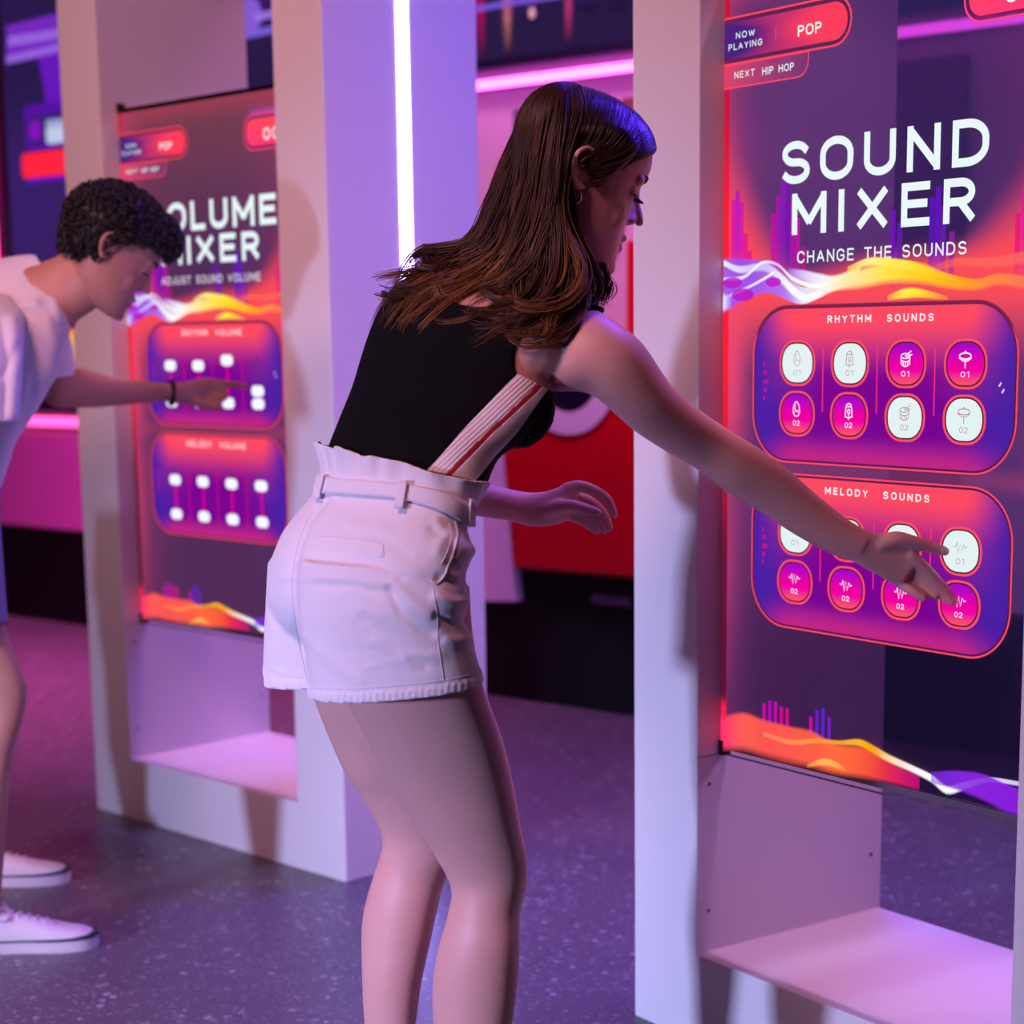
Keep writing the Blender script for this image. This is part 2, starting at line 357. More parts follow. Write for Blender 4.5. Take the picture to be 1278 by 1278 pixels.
def icon(pc, kind, cx, cz, on, lift):
    c = rgba('b06a78') if on else rgba('fff4ff'); w = .0011 if on else .0019; q = .0125
    T = lambda pts: [(cx+x*q, cz+y*q) for x, y in pts]
    if kind == 'egg':
        e = [(.62*math.sin(t)*(1-.22*math.cos(t)), math.cos(t)) for t in np.linspace(0, 2*math.pi, 25)]
        pc.stroke(T(e), w, c, lift); pc.stroke(T([(-.45, -.5), (-.1, -.15), (.35, -.45), (.5, -.1)]), w, c, lift); pc.stroke(T([(-.2, .6), (-.35, .1), (-.1, -.1)]), w, c, lift)
    elif kind == 'bell':
        pc.stroke(T([(-.62, -.8), (-.55, .3), (-.4, .8), (0, 1), (.4, .8), (.55, .3), (.62, -.8)]), w*1.3, c, lift)
        pc.stroke(T([(-.75, -.8), (-.3, -.85), (0, -1.05), (.3, -.85), (.75, -.8)]), w, c, lift)
        pc.stroke(T(circle(0, -.1, .22, .3, 14)+[(.22, -.1)]), w, c, lift); pc.stroke(T([(0, -.3), (0, -1.2)]), w, c, lift); pc.stroke(T([(-.45, .55), (.45, .55)]), w, c, lift)
    elif kind == 'drum':
        pc.stroke(T(circle(0, .35, .75, .32, 20)+[(.75, .35)]), w, c, lift)
        pc.stroke(T([(-.75, .35), (-.75, -.65), (-.4, -.9), (0, -1), (.4, -.9), (.75, -.65), (.75, .35)]), w, c, lift)
        pc.stroke(T([(-.75, -.15), (-.3, -.38), (.3, -.38), (.75, -.15)]), w, c, lift); pc.stroke(T([(-.1, .35), (1.0, 1.0)]), w, c, lift); pc.stroke(T([(.1, .25), (1.15, .55)]), w, c, lift)
        for x in (-.4, 0, .4): pc.stroke(T([(x, -.4), (x, -.9)]), w, c, lift)
    elif kind == 'cymbal':
        pc.stroke(T(circle(0, .35, .95, .38, 24)+[(.95, .35)]), w*1.2, c, lift); pc.stroke(T([(-.95, .35), (-.95, .1), (-.4, -.25), (.4, -.25), (.95, .1), (.95, .35)]), w, c, lift)
        pc.stroke(T([(-.3, .62), (0, .95), (.3, .62)]), w, c, lift); pc.stroke(T([(0, -.25), (0, -1.15)]), w*1.2, c, lift)
    else:
        hs = [.12, .5, .95, .45, .8, .3, .15]
        xs = np.linspace(-.85, .85, 7)
        pts = []
        for k, (x, h_) in enumerate(zip(xs, hs)): pts += [(x, h_*(1 if k % 2 else -1))]
        pc.stroke(T([(-1.1, 0)]+pts+[(1.1, 0)]), w*1.2, c, lift)
def sound_button(parent, y, cx, cz, w, h, on, kind, digits):
    pc = Pic(y)
    s0, s1, z0, z1 = cx-w/2, cx+w/2, cz-h/2, cz+h/2; r = .036
    o0 = rrect(s0, s1, z0, z1, r); o1 = rrect(s0+.0045, s1-.0045, z0+.004, z1-.004, r-.004); o2 = rrect(s0+.0075, s1-.0075, z0+.0065, z1-.0065, r-.0065)
    pc.loop(o1, o0, lambda s, z: rgba('ff4d62'), 0); pc.loop(o2, o1, lambda s, z: rgba('47203f', .95), 0)
    pc.fill(o2, button_fill(on, z0, z1), 6, 0)
    icon(pc, kind, cx, cz+.008, on, .0008)
    pc.text(digits, cx-.0085, cx+.0085, cz-.0205, cz-.0115, rgba('b06a78') if on else rgba('ffe9ff'), .17 if not on else .10, .0008)
    return pc.build('sound_button', parent)
def volume_slider(parent, y, cx, zk, zk2, ztop, pressed=False):
    pc = Pic(y)
    pc.stroke([(cx, ztop), (cx, zk)], .004, rgba('5a2a86', .9), 0)
    pc.stroke([(cx, zk), (cx, zk2+.014)], .008, rgba('f0009c'), .0003)
    for z, a in ((zk, 1), (zk2, 1)):
        pc.fill(rrect(cx-.026, cx+.026, z-.014, z+.014, .0139), lambda s, q: rgba('f2f6fc', 1, 1.05), 2, .0008)
    return pc.build('volume_slider', parent)

def kiosk(kind, label):
    x, y, th = KPOSE[kind]
    root = empty('touchscreen_kiosk', (x, y, 0), th); tag(root, label, 'kiosk', 'white portal kiosks with see-through touchscreens')
    link('frame', frame_mesh(), M['white'], root)
    for side in (0, 1):
        mb = MB(); x0 = -.003 if side == 0 else KW-.001
        mb.box((x0, KD/2-.018, .02), (x0+.004, KD/2+.018, KH-.04)); mb.build('light_strip', M['led'], root, bevel=.001)
    for sx, sy, sz in ((KA-.0005, .03, .50), (KA-.0005, .03, .255), (KA-.0005, KD-.03, .29)):
        MB().tube([(sx-.002, sy, sz), (sx+.0015, sy, sz)], .004, 12).build('screw_cap', M['rail'], root)
    seam = MB().box((KA-.001, .002, ZB-.0235), (KA+.0006, KR+.004, ZB-.0222)); seam.build('panel_joint', M['rail'], root)
    MB().tube([(KW/2, KD*.55, KTOP+.001), (KW/2, KD*.55, KTOP-.012)], .05, 20).build('fill_fixture', M['rail'], root)  # unseen fixture, added to hold the interior fill light
    l = bpy.data.lights.new('interior_fill', 'AREA'); l.shape = 'DISK'; l.size = .09; l.energy = 5; l.color = lin('f0a4dc'); l.spread = math.radians(84)  # added to brighten the kiosk's inner floor and walls
    lo = bpy.data.objects.new('interior_fill', l); COL.objects.link(lo); lo.parent = root; lo.location = (KW/2, KD*.55, KTOP-.014)
    # the see-through screen
    screen = MB().box((KA+.004, KR, ZB), (KW-KA-.004, KR+.008, ZT+.012)).build('screen', M['glass'], root)
    tag(screen, 'clear tinted touchscreen glass lit with red and purple graphics')
    for z0, z1 in ((ZB-.024, ZB+.004), (ZT+.002, ZT+.026)): MB().box((KA, KR-.006, z0), (KA+.012, KR+.014, z1)).build('screen_clamp', M['black'], root)
    MB().box((KA+.012, KR-.002, ZB-.012), (KW-KA, KR+.010, ZB-.001)).build('bottom_rail', M['rail'], root); MB().box((KA+.012, KR+.002, ZB-.024), (KW-KA, KR+.006, ZB-.0215)).build('bottom_wire', M['rail'], root)
    par = empty_in(screen)
    y = KR-.0012
    g = Pic(y); g.grid(.004, OW-.004, ZB, ZT, 90, 150, lambda a_, b_: backdrop(a_, b_, rgba('4a3888', .08+.24*sstep(.75, 1.15, b_)) if kind == 'sound' else mixc(rgba('6a3c74', .55), rgba('8c4c64', .60), sstep(1.5, 1.9, b_)))); g.grid(.002, .0165, ZB, ZT, 3, 60, lambda s_, z: mixc(mixc(rgba('5c0a2c', .9), rgba('ff1c34', .97), sstep(.9, 1.3, z)), rgba('cc1038', .95), sstep(1.5, 1.75, z)) if z > .66 else rgba('ff1c50', .97), .0004); g2 = g.build('display_glow', screen)
    g2.location = (KA, 0, 0)
    def put(o): o.location = (KA, 0, 0); return o
    # banners at the top
    y1 = KR-.0022
    pc = Pic(y1)
    bo = rrect(-.05, .312, 1.790, 1.871, .040); bo = [(max(.002, p[0]), p[1]) for p in bo]
    bi = [(max(.002, p[0]), p[1]) for p in rrect(-.05, .3085, 1.7935, 1.8675, .037)]
    bj = [(max(.002, p[0]), p[1]) for p in rrect(-.05, .302, 1.800, 1.861, .030)]
    pc.loop(bi, bo, lambda s, z: rgba('ff4862')); pc.loop(bj, bi, lambda s, z: rgba('5c2048', .8))
    pc.fill(bj, lambda s, z: mixc(rgba('452080', .95), rgba('ff3d5c', .98), sstep(.06, .21, s)), 10)
    pc.text('NOW', .033, .081, 1.8325, 1.8435, rgba(WHT), .17, .0008, 1.5); pc.text('PLAYING', .014, .100, 1.8145, 1.8255, rgba(WHT), .17, .0008, 1.4)
    pc.text('POP', .187, .243, 1.8165, 1.8345, rgba(WHT), .19, .0008, .8); pc.stroke([(.133, 1.820), (.133, 1.840)], .0018, rgba('ff4862'), .0008)
    put(pc.build('song_banner', screen))
    pc = Pic(y1-.0004)
    no = [(max(.002, p[0]), p[1]) for p in rrect(-.05, .214, 1.750, 1.790, .027, corners=(1, 1, 0, 0))]
    ni = [(max(.002, p[0]), p[1]) for p in rrect(-.05, .2115, 1.7525, 1.789, .025, corners=(1, 1, 0, 0))]
    pc.loop(ni, no, lambda s, z: rgba('ff4862')); pc.fill(ni, lambda s, z: mixc(rgba('f04a70', .72), rgba('8a3a78', .5), s/.21), 6)
    pc.text('NEXT', .030, .082, 1.7660, 1.7775, rgba(WHT), .16, .0008, 1.5); pc.text('HIP HOP', .101, .179, 1.7640, 1.7765, rgba(WHT), .17, .0008)
    put(pc.build('next_banner', screen))
    pc = Pic(y1)
    to = [(min(OW-.004, p[0]), p[1]) for p in rrect(.548, .80, 1.786, 1.871, .036)]; ti = [(min(OW-.004, p[0]), p[1]) for p in rrect(.5515, .80, 1.7895, 1.8675, .033)]
    tj = [(min(OW-.004, p[0]), p[1]) for p in rrect(.558, .80, 1.796, 1.861, .027)]
    pc.loop(ti, to, lambda s, z: rgba('ff4880')); pc.loop(tj, ti, lambda s, z: rgba('6c1850', .8)); pc.fill(tj, lambda s, z: mixc(rgba('ff3a78', .98), rgba('ff4a58', .98), (z-1.79)/.07), 6)
    pc.text('00', .628, .690, 1.8075, 1.8365, rgba(WHT), .17, .0008)
    put(pc.build('timer_banner', screen))
    # headline
    pc = Pic(KR-.003)
    w = rgba(WHT, 1, 1.06)
    if kind == 'sound':
        pc.text('SOUND', .150, .606, 1.5765, 1.6475, w, .185, 0, 1.25); pc.text('MIXER', .178, .583, 1.492, 1.5605, w, .19, 0, 1.5)
    else:
        pc.text('VOLUME', .110, .668, 1.606, 1.680, w, .21, 0, 1.0); pc.text('MIXER', .176, .597, 1.522, 1.593, w, .21, 0, 1.1)
    put(pc.build('headline', screen))
    pc = Pic(KR-.003)
    if kind == 'sound': pc.text('CHANGE THE SOUNDS', .192, .567, 1.4440, 1.4645, rgba(WHT), .155, 0, 1.3)
    else: pc.text('ADJUST SOUND VOLUME', .171, .597, 1.472, 1.492, rgba('e8dcec'), .16, 0, 1.2)
    put(pc.build('subtitle', screen))
    # level bars behind the waves
    pc = Pic(KR-.0018); b0 = 1.395
    for s_, zt, c in ((.022, 1.56, 'd400b4'), (.033, 1.575, 'b400c0'), (.044, 1.555, 'd400b4'), (.055, 1.50, 'e00098'), (.066, 1.47, 'e80088'), (.085, 1.45, 'e00098'), (.125, 1.53, 'c800a8'), (.137, 1.56, 'b000b8'), (.149, 1.59, '8a10c0'), (.161, 1.585, '8000b8'), (.173, 1.55, 'b000b8'), (.185, 1.52, 'c800a8'), (.200, 1.47, 'c00090'),
                      (.405, 1.52, '7010c0'), (.42, 1.50, '6a18b8'), (.488, 1.535, '6010c0'), (.50, 1.55, '6a10c8'), (.512, 1.52, '7018b8'), (.53, 1.48, '8a20a0'), (.66, 1.50, 'e8007c'), (.672, 1.54, 'e800a0'), (.684, 1.60, 'd000c0'), (.696, 1.53, 'e8007c'), (.708, 1.48, 'f02078')):
        pc = Pic(KR-.0018); pc.grid(s_, s_+.011, b0, zt, 1, 6, lambda s, z, c=c, zt=zt: rgba(c, .80*min(1, (z-b0)/(zt-b0)*2.2))); put(pc.build('level_bar', screen))
    if True:
        for s_, zt, c in ((.115, .668, 'd400b4'), (.13, .675, 'c400c0'), (.145, .675, 'd400b4'), (.16, .668, 'e00098'), (.175, .668, 'e00098'), (.235, .662, 'd400b4'), (.25, .676, '6a20d0'), (.265, .682, '5a28d0'), (.28, .668, '7a20c0')):
            pc = Pic(KR-.0018); pc.grid(s_, s_+.008, .625, zt, 1, 3, lambda s, z, c=c: rgba(c, .85)); put(pc.build('level_bar', screen))
    # waves
    pc = Pic(KR-.0024)
    count = [0]
    def rb(pts, cols, **k):
        rows = []; count[0] += 1; k['lift'] = .00022*count[0]
        for u, v, up, dn in pts:
            s_, z_ = R_(u, v); zu = R_(u, v-up)[1]-z_; zd = z_-R_(u, v+dn)[1]; rows.append((max(.004, min(OW-.004, s_)), z_, zu, zd))
        pc.ribbon(rows, [rgba(*c) for c in cols], **k)
    rb([(900, 356, 34, 36), (930, 352, 30, 24), (960, 352, 26, 14), (985, 362, 16, 14), (1005, 368, 10, 12), (1030, 360, 8, 10)], [('a062f0', .95), ('9a54ee', .95), ('a468f4', .92), ('b48cf8', .9), ('e8e4fc', .95), ('f4f0ff', .6)], soft=.12)
    rb([(902, 328, 4, 5), (925, 336, 5, 6), (955, 332, 5, 8), (975, 345, 6, 9), (992, 362, 7, 9), (1008, 372, 6, 5), (1030, 362, 8, 8), (1055, 350, 8, 8)], [('f2ecff', 1.0), ('e4dcfc', .95), ('d8c4fc', .9), ('f0e8ff', 1), ('ffffff', 1), ('ffffff', 1), ('fff4e8', 1), ('fff0b0', .9)])
    rb([(985, 340, 6, 8), (1005, 342, 6, 12), (1025, 348, 8, 16), (1045, 350, 8, 14), (1075, 340, 10, 12)], [('b070f8', .7), ('e0d0fc', .9), ('f4eeff', 1), ('fdf4e4', 1), ('fff2a0', .8)])
    rb([(903, 348, 2, 3), (930, 345, 2, 4), (952, 328, 2, 3), (972, 330, 2, 3), (992, 348, 3, 4), (1020, 356, 3, 5), (1050, 348, 3, 5)], [('e8dcff', .7), ('f0e8ff', .9), ('ffffff', .9), ('e8dcff', .8), ('ffffff', .95), ('ffffff', 1), ('fff4d0', .9)])
    rb([(905, 372, 2, 3), (940, 356, 2, 3), (968, 340, 2, 3)], [('e0d0ff', .5), ('f0e8ff', .85), ('ffffff', .9)], n=20)
    rb([(902, 380, 16, 10), (915, 374, 4, 12)], [('f4f0ff', 1), ('b080f8', .5)], n=8)
    for u, v, w_, h_ in ((917, 353, 12, 7), (930, 368, 14, 8), (968, 352, 10, 6)):
        a = R_(u-w_, v)[0]; b = R_(u+w_, v)[0]; z1 = R_(u, v-h_)[1]; z0 = R_(u, v+h_)[1]
        pc.fill(circle((a+b)/2, (z0+z1)/2, (b-a)/2, (z1-z0)/2, 14), lambda s, z: rgba('c010c8', .9), 3, .0030)
    rb([(1040, 356, 6, 8), (1075, 346, 12, 16), (1110, 338, 12, 18), (1150, 338, 12, 18), (1185, 348, 8, 14), (1220, 352, 5, 12), (1250, 346, 6, 12), (1290, 352, 8, 12)], [('fff0c0', .7), ('ffe890', .95), ('ffe24c', 1), ('ffd024', 1), ('ffb41c', 1), ('ff9a30', .95), ('ff8c48', .9), ('ff7a50', .8)])
    rb([(1060, 336, 4, 6), (1085, 326, 5, 8), (1110, 326, 5, 9), (1140, 330, 5, 10), (1170, 340, 4, 8), (1200, 348, 3, 6)], [('ffd860', .6), ('fff08c', .95), ('ffee60', 1), ('ffe040', 1), ('ffc82c', .9), ('ffb030', .5)])
    rb([(1110, 372, 4, 4), (1130, 366, 7, 8), (1150, 365, 6, 8), (1185, 372, 3, 3)], [('ffb040', .6), ('ffe94c', 1), ('ffe030', 1), ('ff9a40', .5)])
    rb([(1170, 334, 5, 6), (1200, 326, 6, 8), (1240, 326, 6, 10), (1290, 318, 8, 12)], [('ff6a50', .3), ('ff6858', .7), ('ff6a60', .7), ('ff6a60', .7)])
    put(pc.build('sound_wave', screen)); pc = Pic(KR-.0024)
    # the waves along the bottom edge of the screen
    rb([(901, 912, 20, 26), (930, 905, 18, 34), (955, 912, 16, 34), (985, 918, 14, 36), (1015, 928, 18, 32), (1045, 942, 16, 26), (1080, 945, 14, 28), (1110, 958, 10, 20), (1150, 975, 8, 12)], [('ff2c70', .98), ('ff5c58', .98), ('ff5650', .98), ('ff5a50', .98), ('ff5e48', .98), ('ff6a40', .98), ('ff5c3c', .95), ('f03050', .9), ('e0108c', .6)], soft=.3)
    rb([(955, 915, 3, 4), (990, 926, 4, 4), (1020, 924, 4, 4), (1050, 926, 3, 4), (1075, 926, 5, 6), (1095, 936, 6, 7), (1112, 946, 6, 6), (1140, 958, 5, 6), (1165, 970, 5, 7), (1185, 984, 5, 8), (1210, 978, 5, 7), (1240, 972, 3, 5), (1290, 980, 3, 4)], [('ff8c68', .6), ('ffa050', .7), ('ff9a40', .8), ('ffa830', .9), ('ffb41c', 1), ('ffa830', 1), ('ffd8a0', 1), ('fff0f0', 1), ('ffffff', 1), ('ffffff', 1), ('f4f0ff', 1), ('e4d8ff', .95), ('d8c8fc', .9)])
    rb([(1010, 955, 2, 3), (1030, 950, 5, 6), (1048, 954, 4, 6), (1060, 962, 2, 3)], [('ff9a50', .6), ('ffb860', .95), ('ffa850', .9), ('ff8048', .4)])
    rb([(1165, 968, 6, 10), (1195, 972, 12, 14), (1230, 978, 14, 22), (1262, 992, 14, 24), (1300, 1004, 14, 20)], [('7c2ce8', .6), ('8428e4', .9), ('8a24e0', .95), ('8c20e0', .95), ('9020d8', .9)], soft=.25)
    put(pc.build('sound_wave', screen))
    # the two panels
    for nm, z0, z1 in (('rhythm', 1.104, 1.3745), ('melody', .8125, 1.0865)):
        pc = Pic(KR-.0030); s0, s1, r = .083, .676, .085
        o0 = rrect(s0, s1, z0, z1, r, 12); o1 = rrect(s0+.0032, s1-.0032, z0+.0030, z1-.0030, r-.003, 12); o2 = rrect(s0+.007, s1-.007, z0+.0065, z1-.0065, r-.0065, 12)
        topdark = nm == 'rhythm'
        pc.loop(o1, o0, lambda s, z: rgba('ff4866') if not (topdark and z > z1-.05) else rgba('702048', .9)); pc.loop(o2, o1, lambda s, z: rgba('561c4c', .9))
        pc.fill(o2, panel_col(s0, s1, z0, z1, 0), 26)
        put(pc.build('mixer_panel', screen))
        pc = Pic(KR-.0040)
        if kind == 'sound':
            pc.text('RHYTHM  SOUNDS' if nm == 'rhythm' else 'MELODY  SOUNDS', .268, .504, z1-.0315, z1-.0190, rgba('fff0f4', 1, 1.05), .2, 0, 2.2)
        else:
            pc.text('RHYTHM  VOLUME' if nm == 'rhythm' else 'MELODY  VOLUME', .255, .512, z1-.036, z1-.020, rgba('ffd8dc'), .2, 0, 1.5)
        put(pc.build('panel_title', screen))
        for k in range(3):
            sx = .2585+.1252*k; pc = Pic(KR-.0040); hi = z1-.072 if kind == 'sound' else z1-.10
            pc.stroke([(sx, hi), (sx, z0+.090 if kind == 'sound' else z0+.03)], .0026 if kind == 'sound' else .008, rgba('ff2e78') if kind == 'sound' else rgba('c0108c', .75)); put(pc.build('divider_line', screen))
        pc = Pic(KR-.0040)
        zc = (z0+z1)/2
        for dz, ws in ((.034, 1), (.020, 2), (.004, 3), (-.010, 2), (-.024, 1)):
            for k in range(ws): pc.stroke([(.114+.0045*k, zc+dz-.004), (.114+.0045*k, zc+dz+.004)], .003, rgba('d01090', .95))
        for dz in (.006, -.004): 
            if nm == 'rhythm': pc.stroke([(.640+(.006 if dz < 0 else 0), zc+dz-.003), (.644+(.006 if dz < 0 else 0), zc+dz+.003)], .003, rgba('e8d0ff'))
        put(pc.build('level_meter', screen))
        for col in range(4):
            cx = .1965+.1252*col
            if kind == 'sound':
                for row in range(2):
                    cz = z1-.0985-.0865*row if nm == 'rhythm' else z1-.1045-.0855*row
                    on = (row == 0) if nm == 'melody' else ((row == 0) == (col < 2))
                    put(sound_button(screen, KR-.0042, cx, cz, .0885, .0785, on, 'wave' if nm == 'melody' else ('egg', 'bell', 'drum', 'cymbal')[col], '0%d' % (row+1)))
            else:
                if nm == 'rhythm': zk = (1.262, 1.262, 1.276, 1.199)[col]; zk2 = 1.167
                else: zk = .960; zk2 = .868
                put(volume_slider(screen, KR-.0042, cx, zk, zk2, z1-.085))
    return root
def empty_in(o): return o
k_vol = kiosk('volume', 'tall white kiosk headed VOLUME MIXER, in front of the man')
k_snd = kiosk('sound', 'tall white kiosk headed SOUND MIXER, touched by the woman')

# ------------------------------------------------------------------ the back wall
def wall_box(name, u0, u1, vt, vb, d0, d1, m, label, cat, vref=None, bevel=.004, group=None):
    """a box on the back wall, given by picture coordinates of its front face"""
    s0, s1 = B(u0, (vt+vb)/2, d0)[0], B(u1, (vt+vb)/2, d0)[0]; um = (u0+u1)/2
    z1, z0 = B(um, vt, d0)[1], B(um, vb, d0)[1]
    X = BO+BE*((s0+s1)/2); o = MB().box((-(s1-s0)/2, d0, 0), ((s1-s0)/2, d1, z1-z0)).build(name, m, bevel=bevel)
    o.location = (X.x, X.y, z0); o.rotation_euler = (0, 0, BRZ)
    return tag(o, label, cat, group)
zn = B(690, 98)[1]
def neon(name, p0, p1, r, m, label, d=-.05):
    root = on_wall(name, 0, 0, 0); tag(root, label, 'neon light')
    MB().tube([(p0[0], d, p0[1]), (p1[0], d, p1[1])], r, 12).build('tube', m, root, True)
    a, b = (min(p0[0], p1[0]), min(p0[1], p1[1])), (max(p0[0], p1[0]), max(p0[1], p1[1]))
    MB().box((a[0]-r*.55, d+r*.6, a[1]-r*.55), (b[0]+r*.55, .018, b[1]+r*.55)).build('channel', M['neonhalo'], root)
    return root
neon('neon_tube', (B(300, 135)[0], zn), (4.2, zn), .0165, M['neon'], 'long magenta neon tube running level along the upper back wall')
zl = B(60, 525)[1]
neon('neon_tube', (-4.4, zl), (B(130, 525)[0], zl), .022, M['neonpink'], 'short pink neon tube behind the man above the magenta panel')
sv = B(5, 300)[0]
neon('neon_tube', (sv-.01, zl+.12), (sv-.01, 3.2), .034, M['neonpink'], 'upright pink neon tube at the far left edge', d=-.07)

# big dark video wall above the neon
zs0 = B(690, 78)[1]
vw = on_wall('video_wall', 0, 0); tag(vw, 'long dark video screen above the magenta neon tube', 'video screen')
MB().box((B(296, 60)[0], -.05, zs0), (4.4, .018, 3.3)).build('housing', mat('screen_black', '1c1830', .3), vw)
pc = Pic(-.052)
def streak(u, v0, v1, w, c, a=.9):
    s_, zt = B(u, v0, -.052); z0 = B(u, v1, -.052)[1]; wd = w*.0031
    pc.grid(s_-wd/2, s_+wd/2, z0, zt, 4, 10, lambda s, z: rgba(c, a*(1-((s-s_)/(wd/2))**2)*min(1, (z-z0)/(zt-z0+1e-6)*2.5)))
sA, sB = B(585, 40, -.052)[0], B(800, 40, -.052)[0]
pc.grid(B(296, 60, -.052)[0], 4.3, zs0+.03, 3.25, 50, 20, lambda s, z: mixc(rgba('2a1a46', .95), rgba('4c1a78', .95), sstep(2.45, 2.9, z)*(1-sstep(.9, 2.2, s))))
streak(597, -60, 75, 20, 'd8006c', 1); streak(632, -40, 68, 16, 'e08878', .9); streak(632, -40, 36, 24, 'd83090', .6); streak(662, -30, 30, 26, '6a2090', .6); streak(709, -60, 55, 14, 'e0408c', .95); streak(728, -60, 12, 40, '4830a8', .6); streak(757, -60, 16, 60, '44246c', .7)
pc.fill(circle(*B(664, 16, -.053), .016, .020, 16), lambda s, z: rgba('e8a0b0', .9), 3, .001)
q = [B(590, 12, -.053), B(640, 3, -.053), B(700, -6, -.053)]; pc.stroke([(p[0], p[1]) for p in q], .022, rgba('7a58d8', .85), .001)
c0 = B(311, 20, -.053)
pc.fill(circle(c0[0], c0[1], .075, .075, 24), lambda s, z: rgba('8a5cd8', .9), 4, .001)
q = [B(300, 45, -.053), B(345, 36, -.053)]; pc.stroke([(p[0], p[1]) for p in q], .03, rgba('7a60dc', .9), .001); q = [B(318, 22, -.053), B(345, 16, -.053)]; pc.stroke([(p[0], p[1]) for p in q], .03, rgba('9a74e4', .9), .0015)
pc.build('moving_picture', vw)

# dark display on the far left, behind the man
dl = on_wall('wall_display', 0, 0); tag(dl, 'dark purple wall display at the far left behind the man', 'video screen')
s0, s1 = B(14, 200)[0], B(150, 200)[0]; z0 = B(60, 512)[1]
MB().box((s0, -.06, z0), (s1, .018, 3.3)).build('housing', mat('screen_violet_black', '1d1838', .3), dl)
pc = Pic(-.062)
pc.grid(s0+.06, s1, z0+.08, 3.25, 20, 30, lambda s, z: mixc(rgba('3a2068', .95), rgba('2a1a4c', .95), sstep(2.1, 2.5, z)))
def quad4(pts, c, a, lift=.001): pc.add([B(u, v, -.063) for u, v in pts], [(0, 1, 2, 3)], [rgba(c, a)]*4, lift)
quad4([(8, 32), (110, 8), (110, 60), (8, 80)], '7a2cc8', .85); quad4([(10, 46), (110, 30), (110, 42), (10, 58)], 'a070e8', .7, .002); quad4([(8, 70), (110, 46), (110, 56), (8, 80)], '9a6ae0', .8, .002)
quad4([(45, 55), (110, 50), (80, 128), (58, 128)], '7018c8', .8, .0015)
def pill(u0, u1, v0, v1, c, a=1, lift=.002, r=.03):
    a0, t0 = B(u0, v0, -.063); a1, t1 = B(u1, v1, -.063); pc.fill(rrect(a0, a1, t1, t0, r), lambda s, z: rgba(c, a), 4, lift)
pill(30, 120, 133, 178, '5a10a8', .9); pill(34, 120, 146, 172, '32206c', .95, .003); pill(37, 52, 152, 174, '8a10c0', .9, .004)
pill(27, 120, 192, 214, 'ff2440', 1, .003); pill(32, 120, 206, 220, '6010c0', .9, .002)
pill(58, 110, 150, 155, 'a8b0d8', .8, .005, .01); pill(58, 110, 158, 174, 'c8d4f0', .9, .005, .02)
quad4([(72, 385), (100, 380), (100, 425), (74, 410)], 'ff4a48', 1, .002); quad4([(74, 408), (100, 420), (100, 460), (92, 450)], 'ffb818', 1, .003); quad4([(80, 372), (100, 372), (98, 392), (84, 392)], '9010d8', .9, .002)
quad4([(40, 478), (90, 474), (94, 492), (30, 494)], 'd06820', .6, .002)
pc.build('moving_picture', dl)
MB().box((B(21, 300)[0], -.075, B(24, 340)[1]), (B(27, 300)[0], -.061, B(24, 262)[1])).build('grey_post', M['rail'], dl)

wall_box('wall_panel', -60, 135, 540, 704, -.035, .018, mat('magenta_panel', 'b65fb0', .55), 'plain magenta wall panel under the pink neon behind the man', 'panel')

# red display unit with the white ringed disc
ru = on_wall('display_unit', 0, 0); tag(ru, 'red display unit with a white ringed black disc, behind the woman', 'display unit')
dR = -.30
def BR(u, v): s_, z_ = B(u, v, dR); return s_, z_
def prism(pts, d0, d1):
    n = len(pts); return MB().add([(p[0], d0, p[1]) for p in pts]+[(p[0], d1, p[1]) for p in pts], [tuple(range(n)), tuple(range(2*n-1, n-1, -1))]+[(i, i+n, (i+1) % n+n, (i+1) % n) for i in range(n)])
zr0 = BR(720, 716)[1]; zr1 = BR(720, 445)[1]
sl_b, sl_t = BR(640, 712)[0], BR(612, 500)[0]; s_r = BR(860, 600)[0]
prism([(sl_b, zr0), (s_r, zr0), (s_r, zr1), (sl_t+.02, zr1)], dR, -.07).build('red_front', M['red'], ru, bevel=.012)
prism([(BR(606, 752)[0]-.05, BR(606, 752)[1]), (BR(640, 752)[0], BR(640, 752)[1]), (sl_t+.01, zr1+.02), (sl_t-.16, zr1+.02)], dR+.01, -.07).build('side_trim', M['ring'], ru, bevel=.004)
MB().box((BR(580, 760)[0], dR+.06, 0), (s_r+.35, -.065, zr0-.004)).build('base', M['plinth'], ru, bevel=.01)
cs, cz = BR(710, 464); rr = (BR(771, 464)[0]-BR(649, 464)[0])/2
def disc(r0, r1, d, t, n=40):
    v = []; f = []
    for k in range(n):
        a = 2*math.pi*k/n
        for r in (r0, r1):
            for dd in (d, d-t): v.append((cs+r*math.cos(a), dd, cz+r*math.sin(a)))
    for k in range(n):
        a, b = 4*k, 4*((k+1) % n)
        f += [(a+1, a+3, b+3, b+1), (a, b, b+2, a+2), (a+2, b+2, b+3, a+3), (a, a+1, b+1, b)]
    return MB().add(v, f)
disc(rr*.64, rr, dR+.002, .012).build('white_ring', M['ring'], ru); disc(.004, rr*.66, dR+.002, .006).build('disc', mat('disc_black', '15142a', .3), ru)
MB().box((BR(728, 750)[0], dR+.045, BR(740, 756)[1]), (BR(775, 750)[0], dR+.062, BR(740, 744)[1])).build('vent', M['rail'], ru)
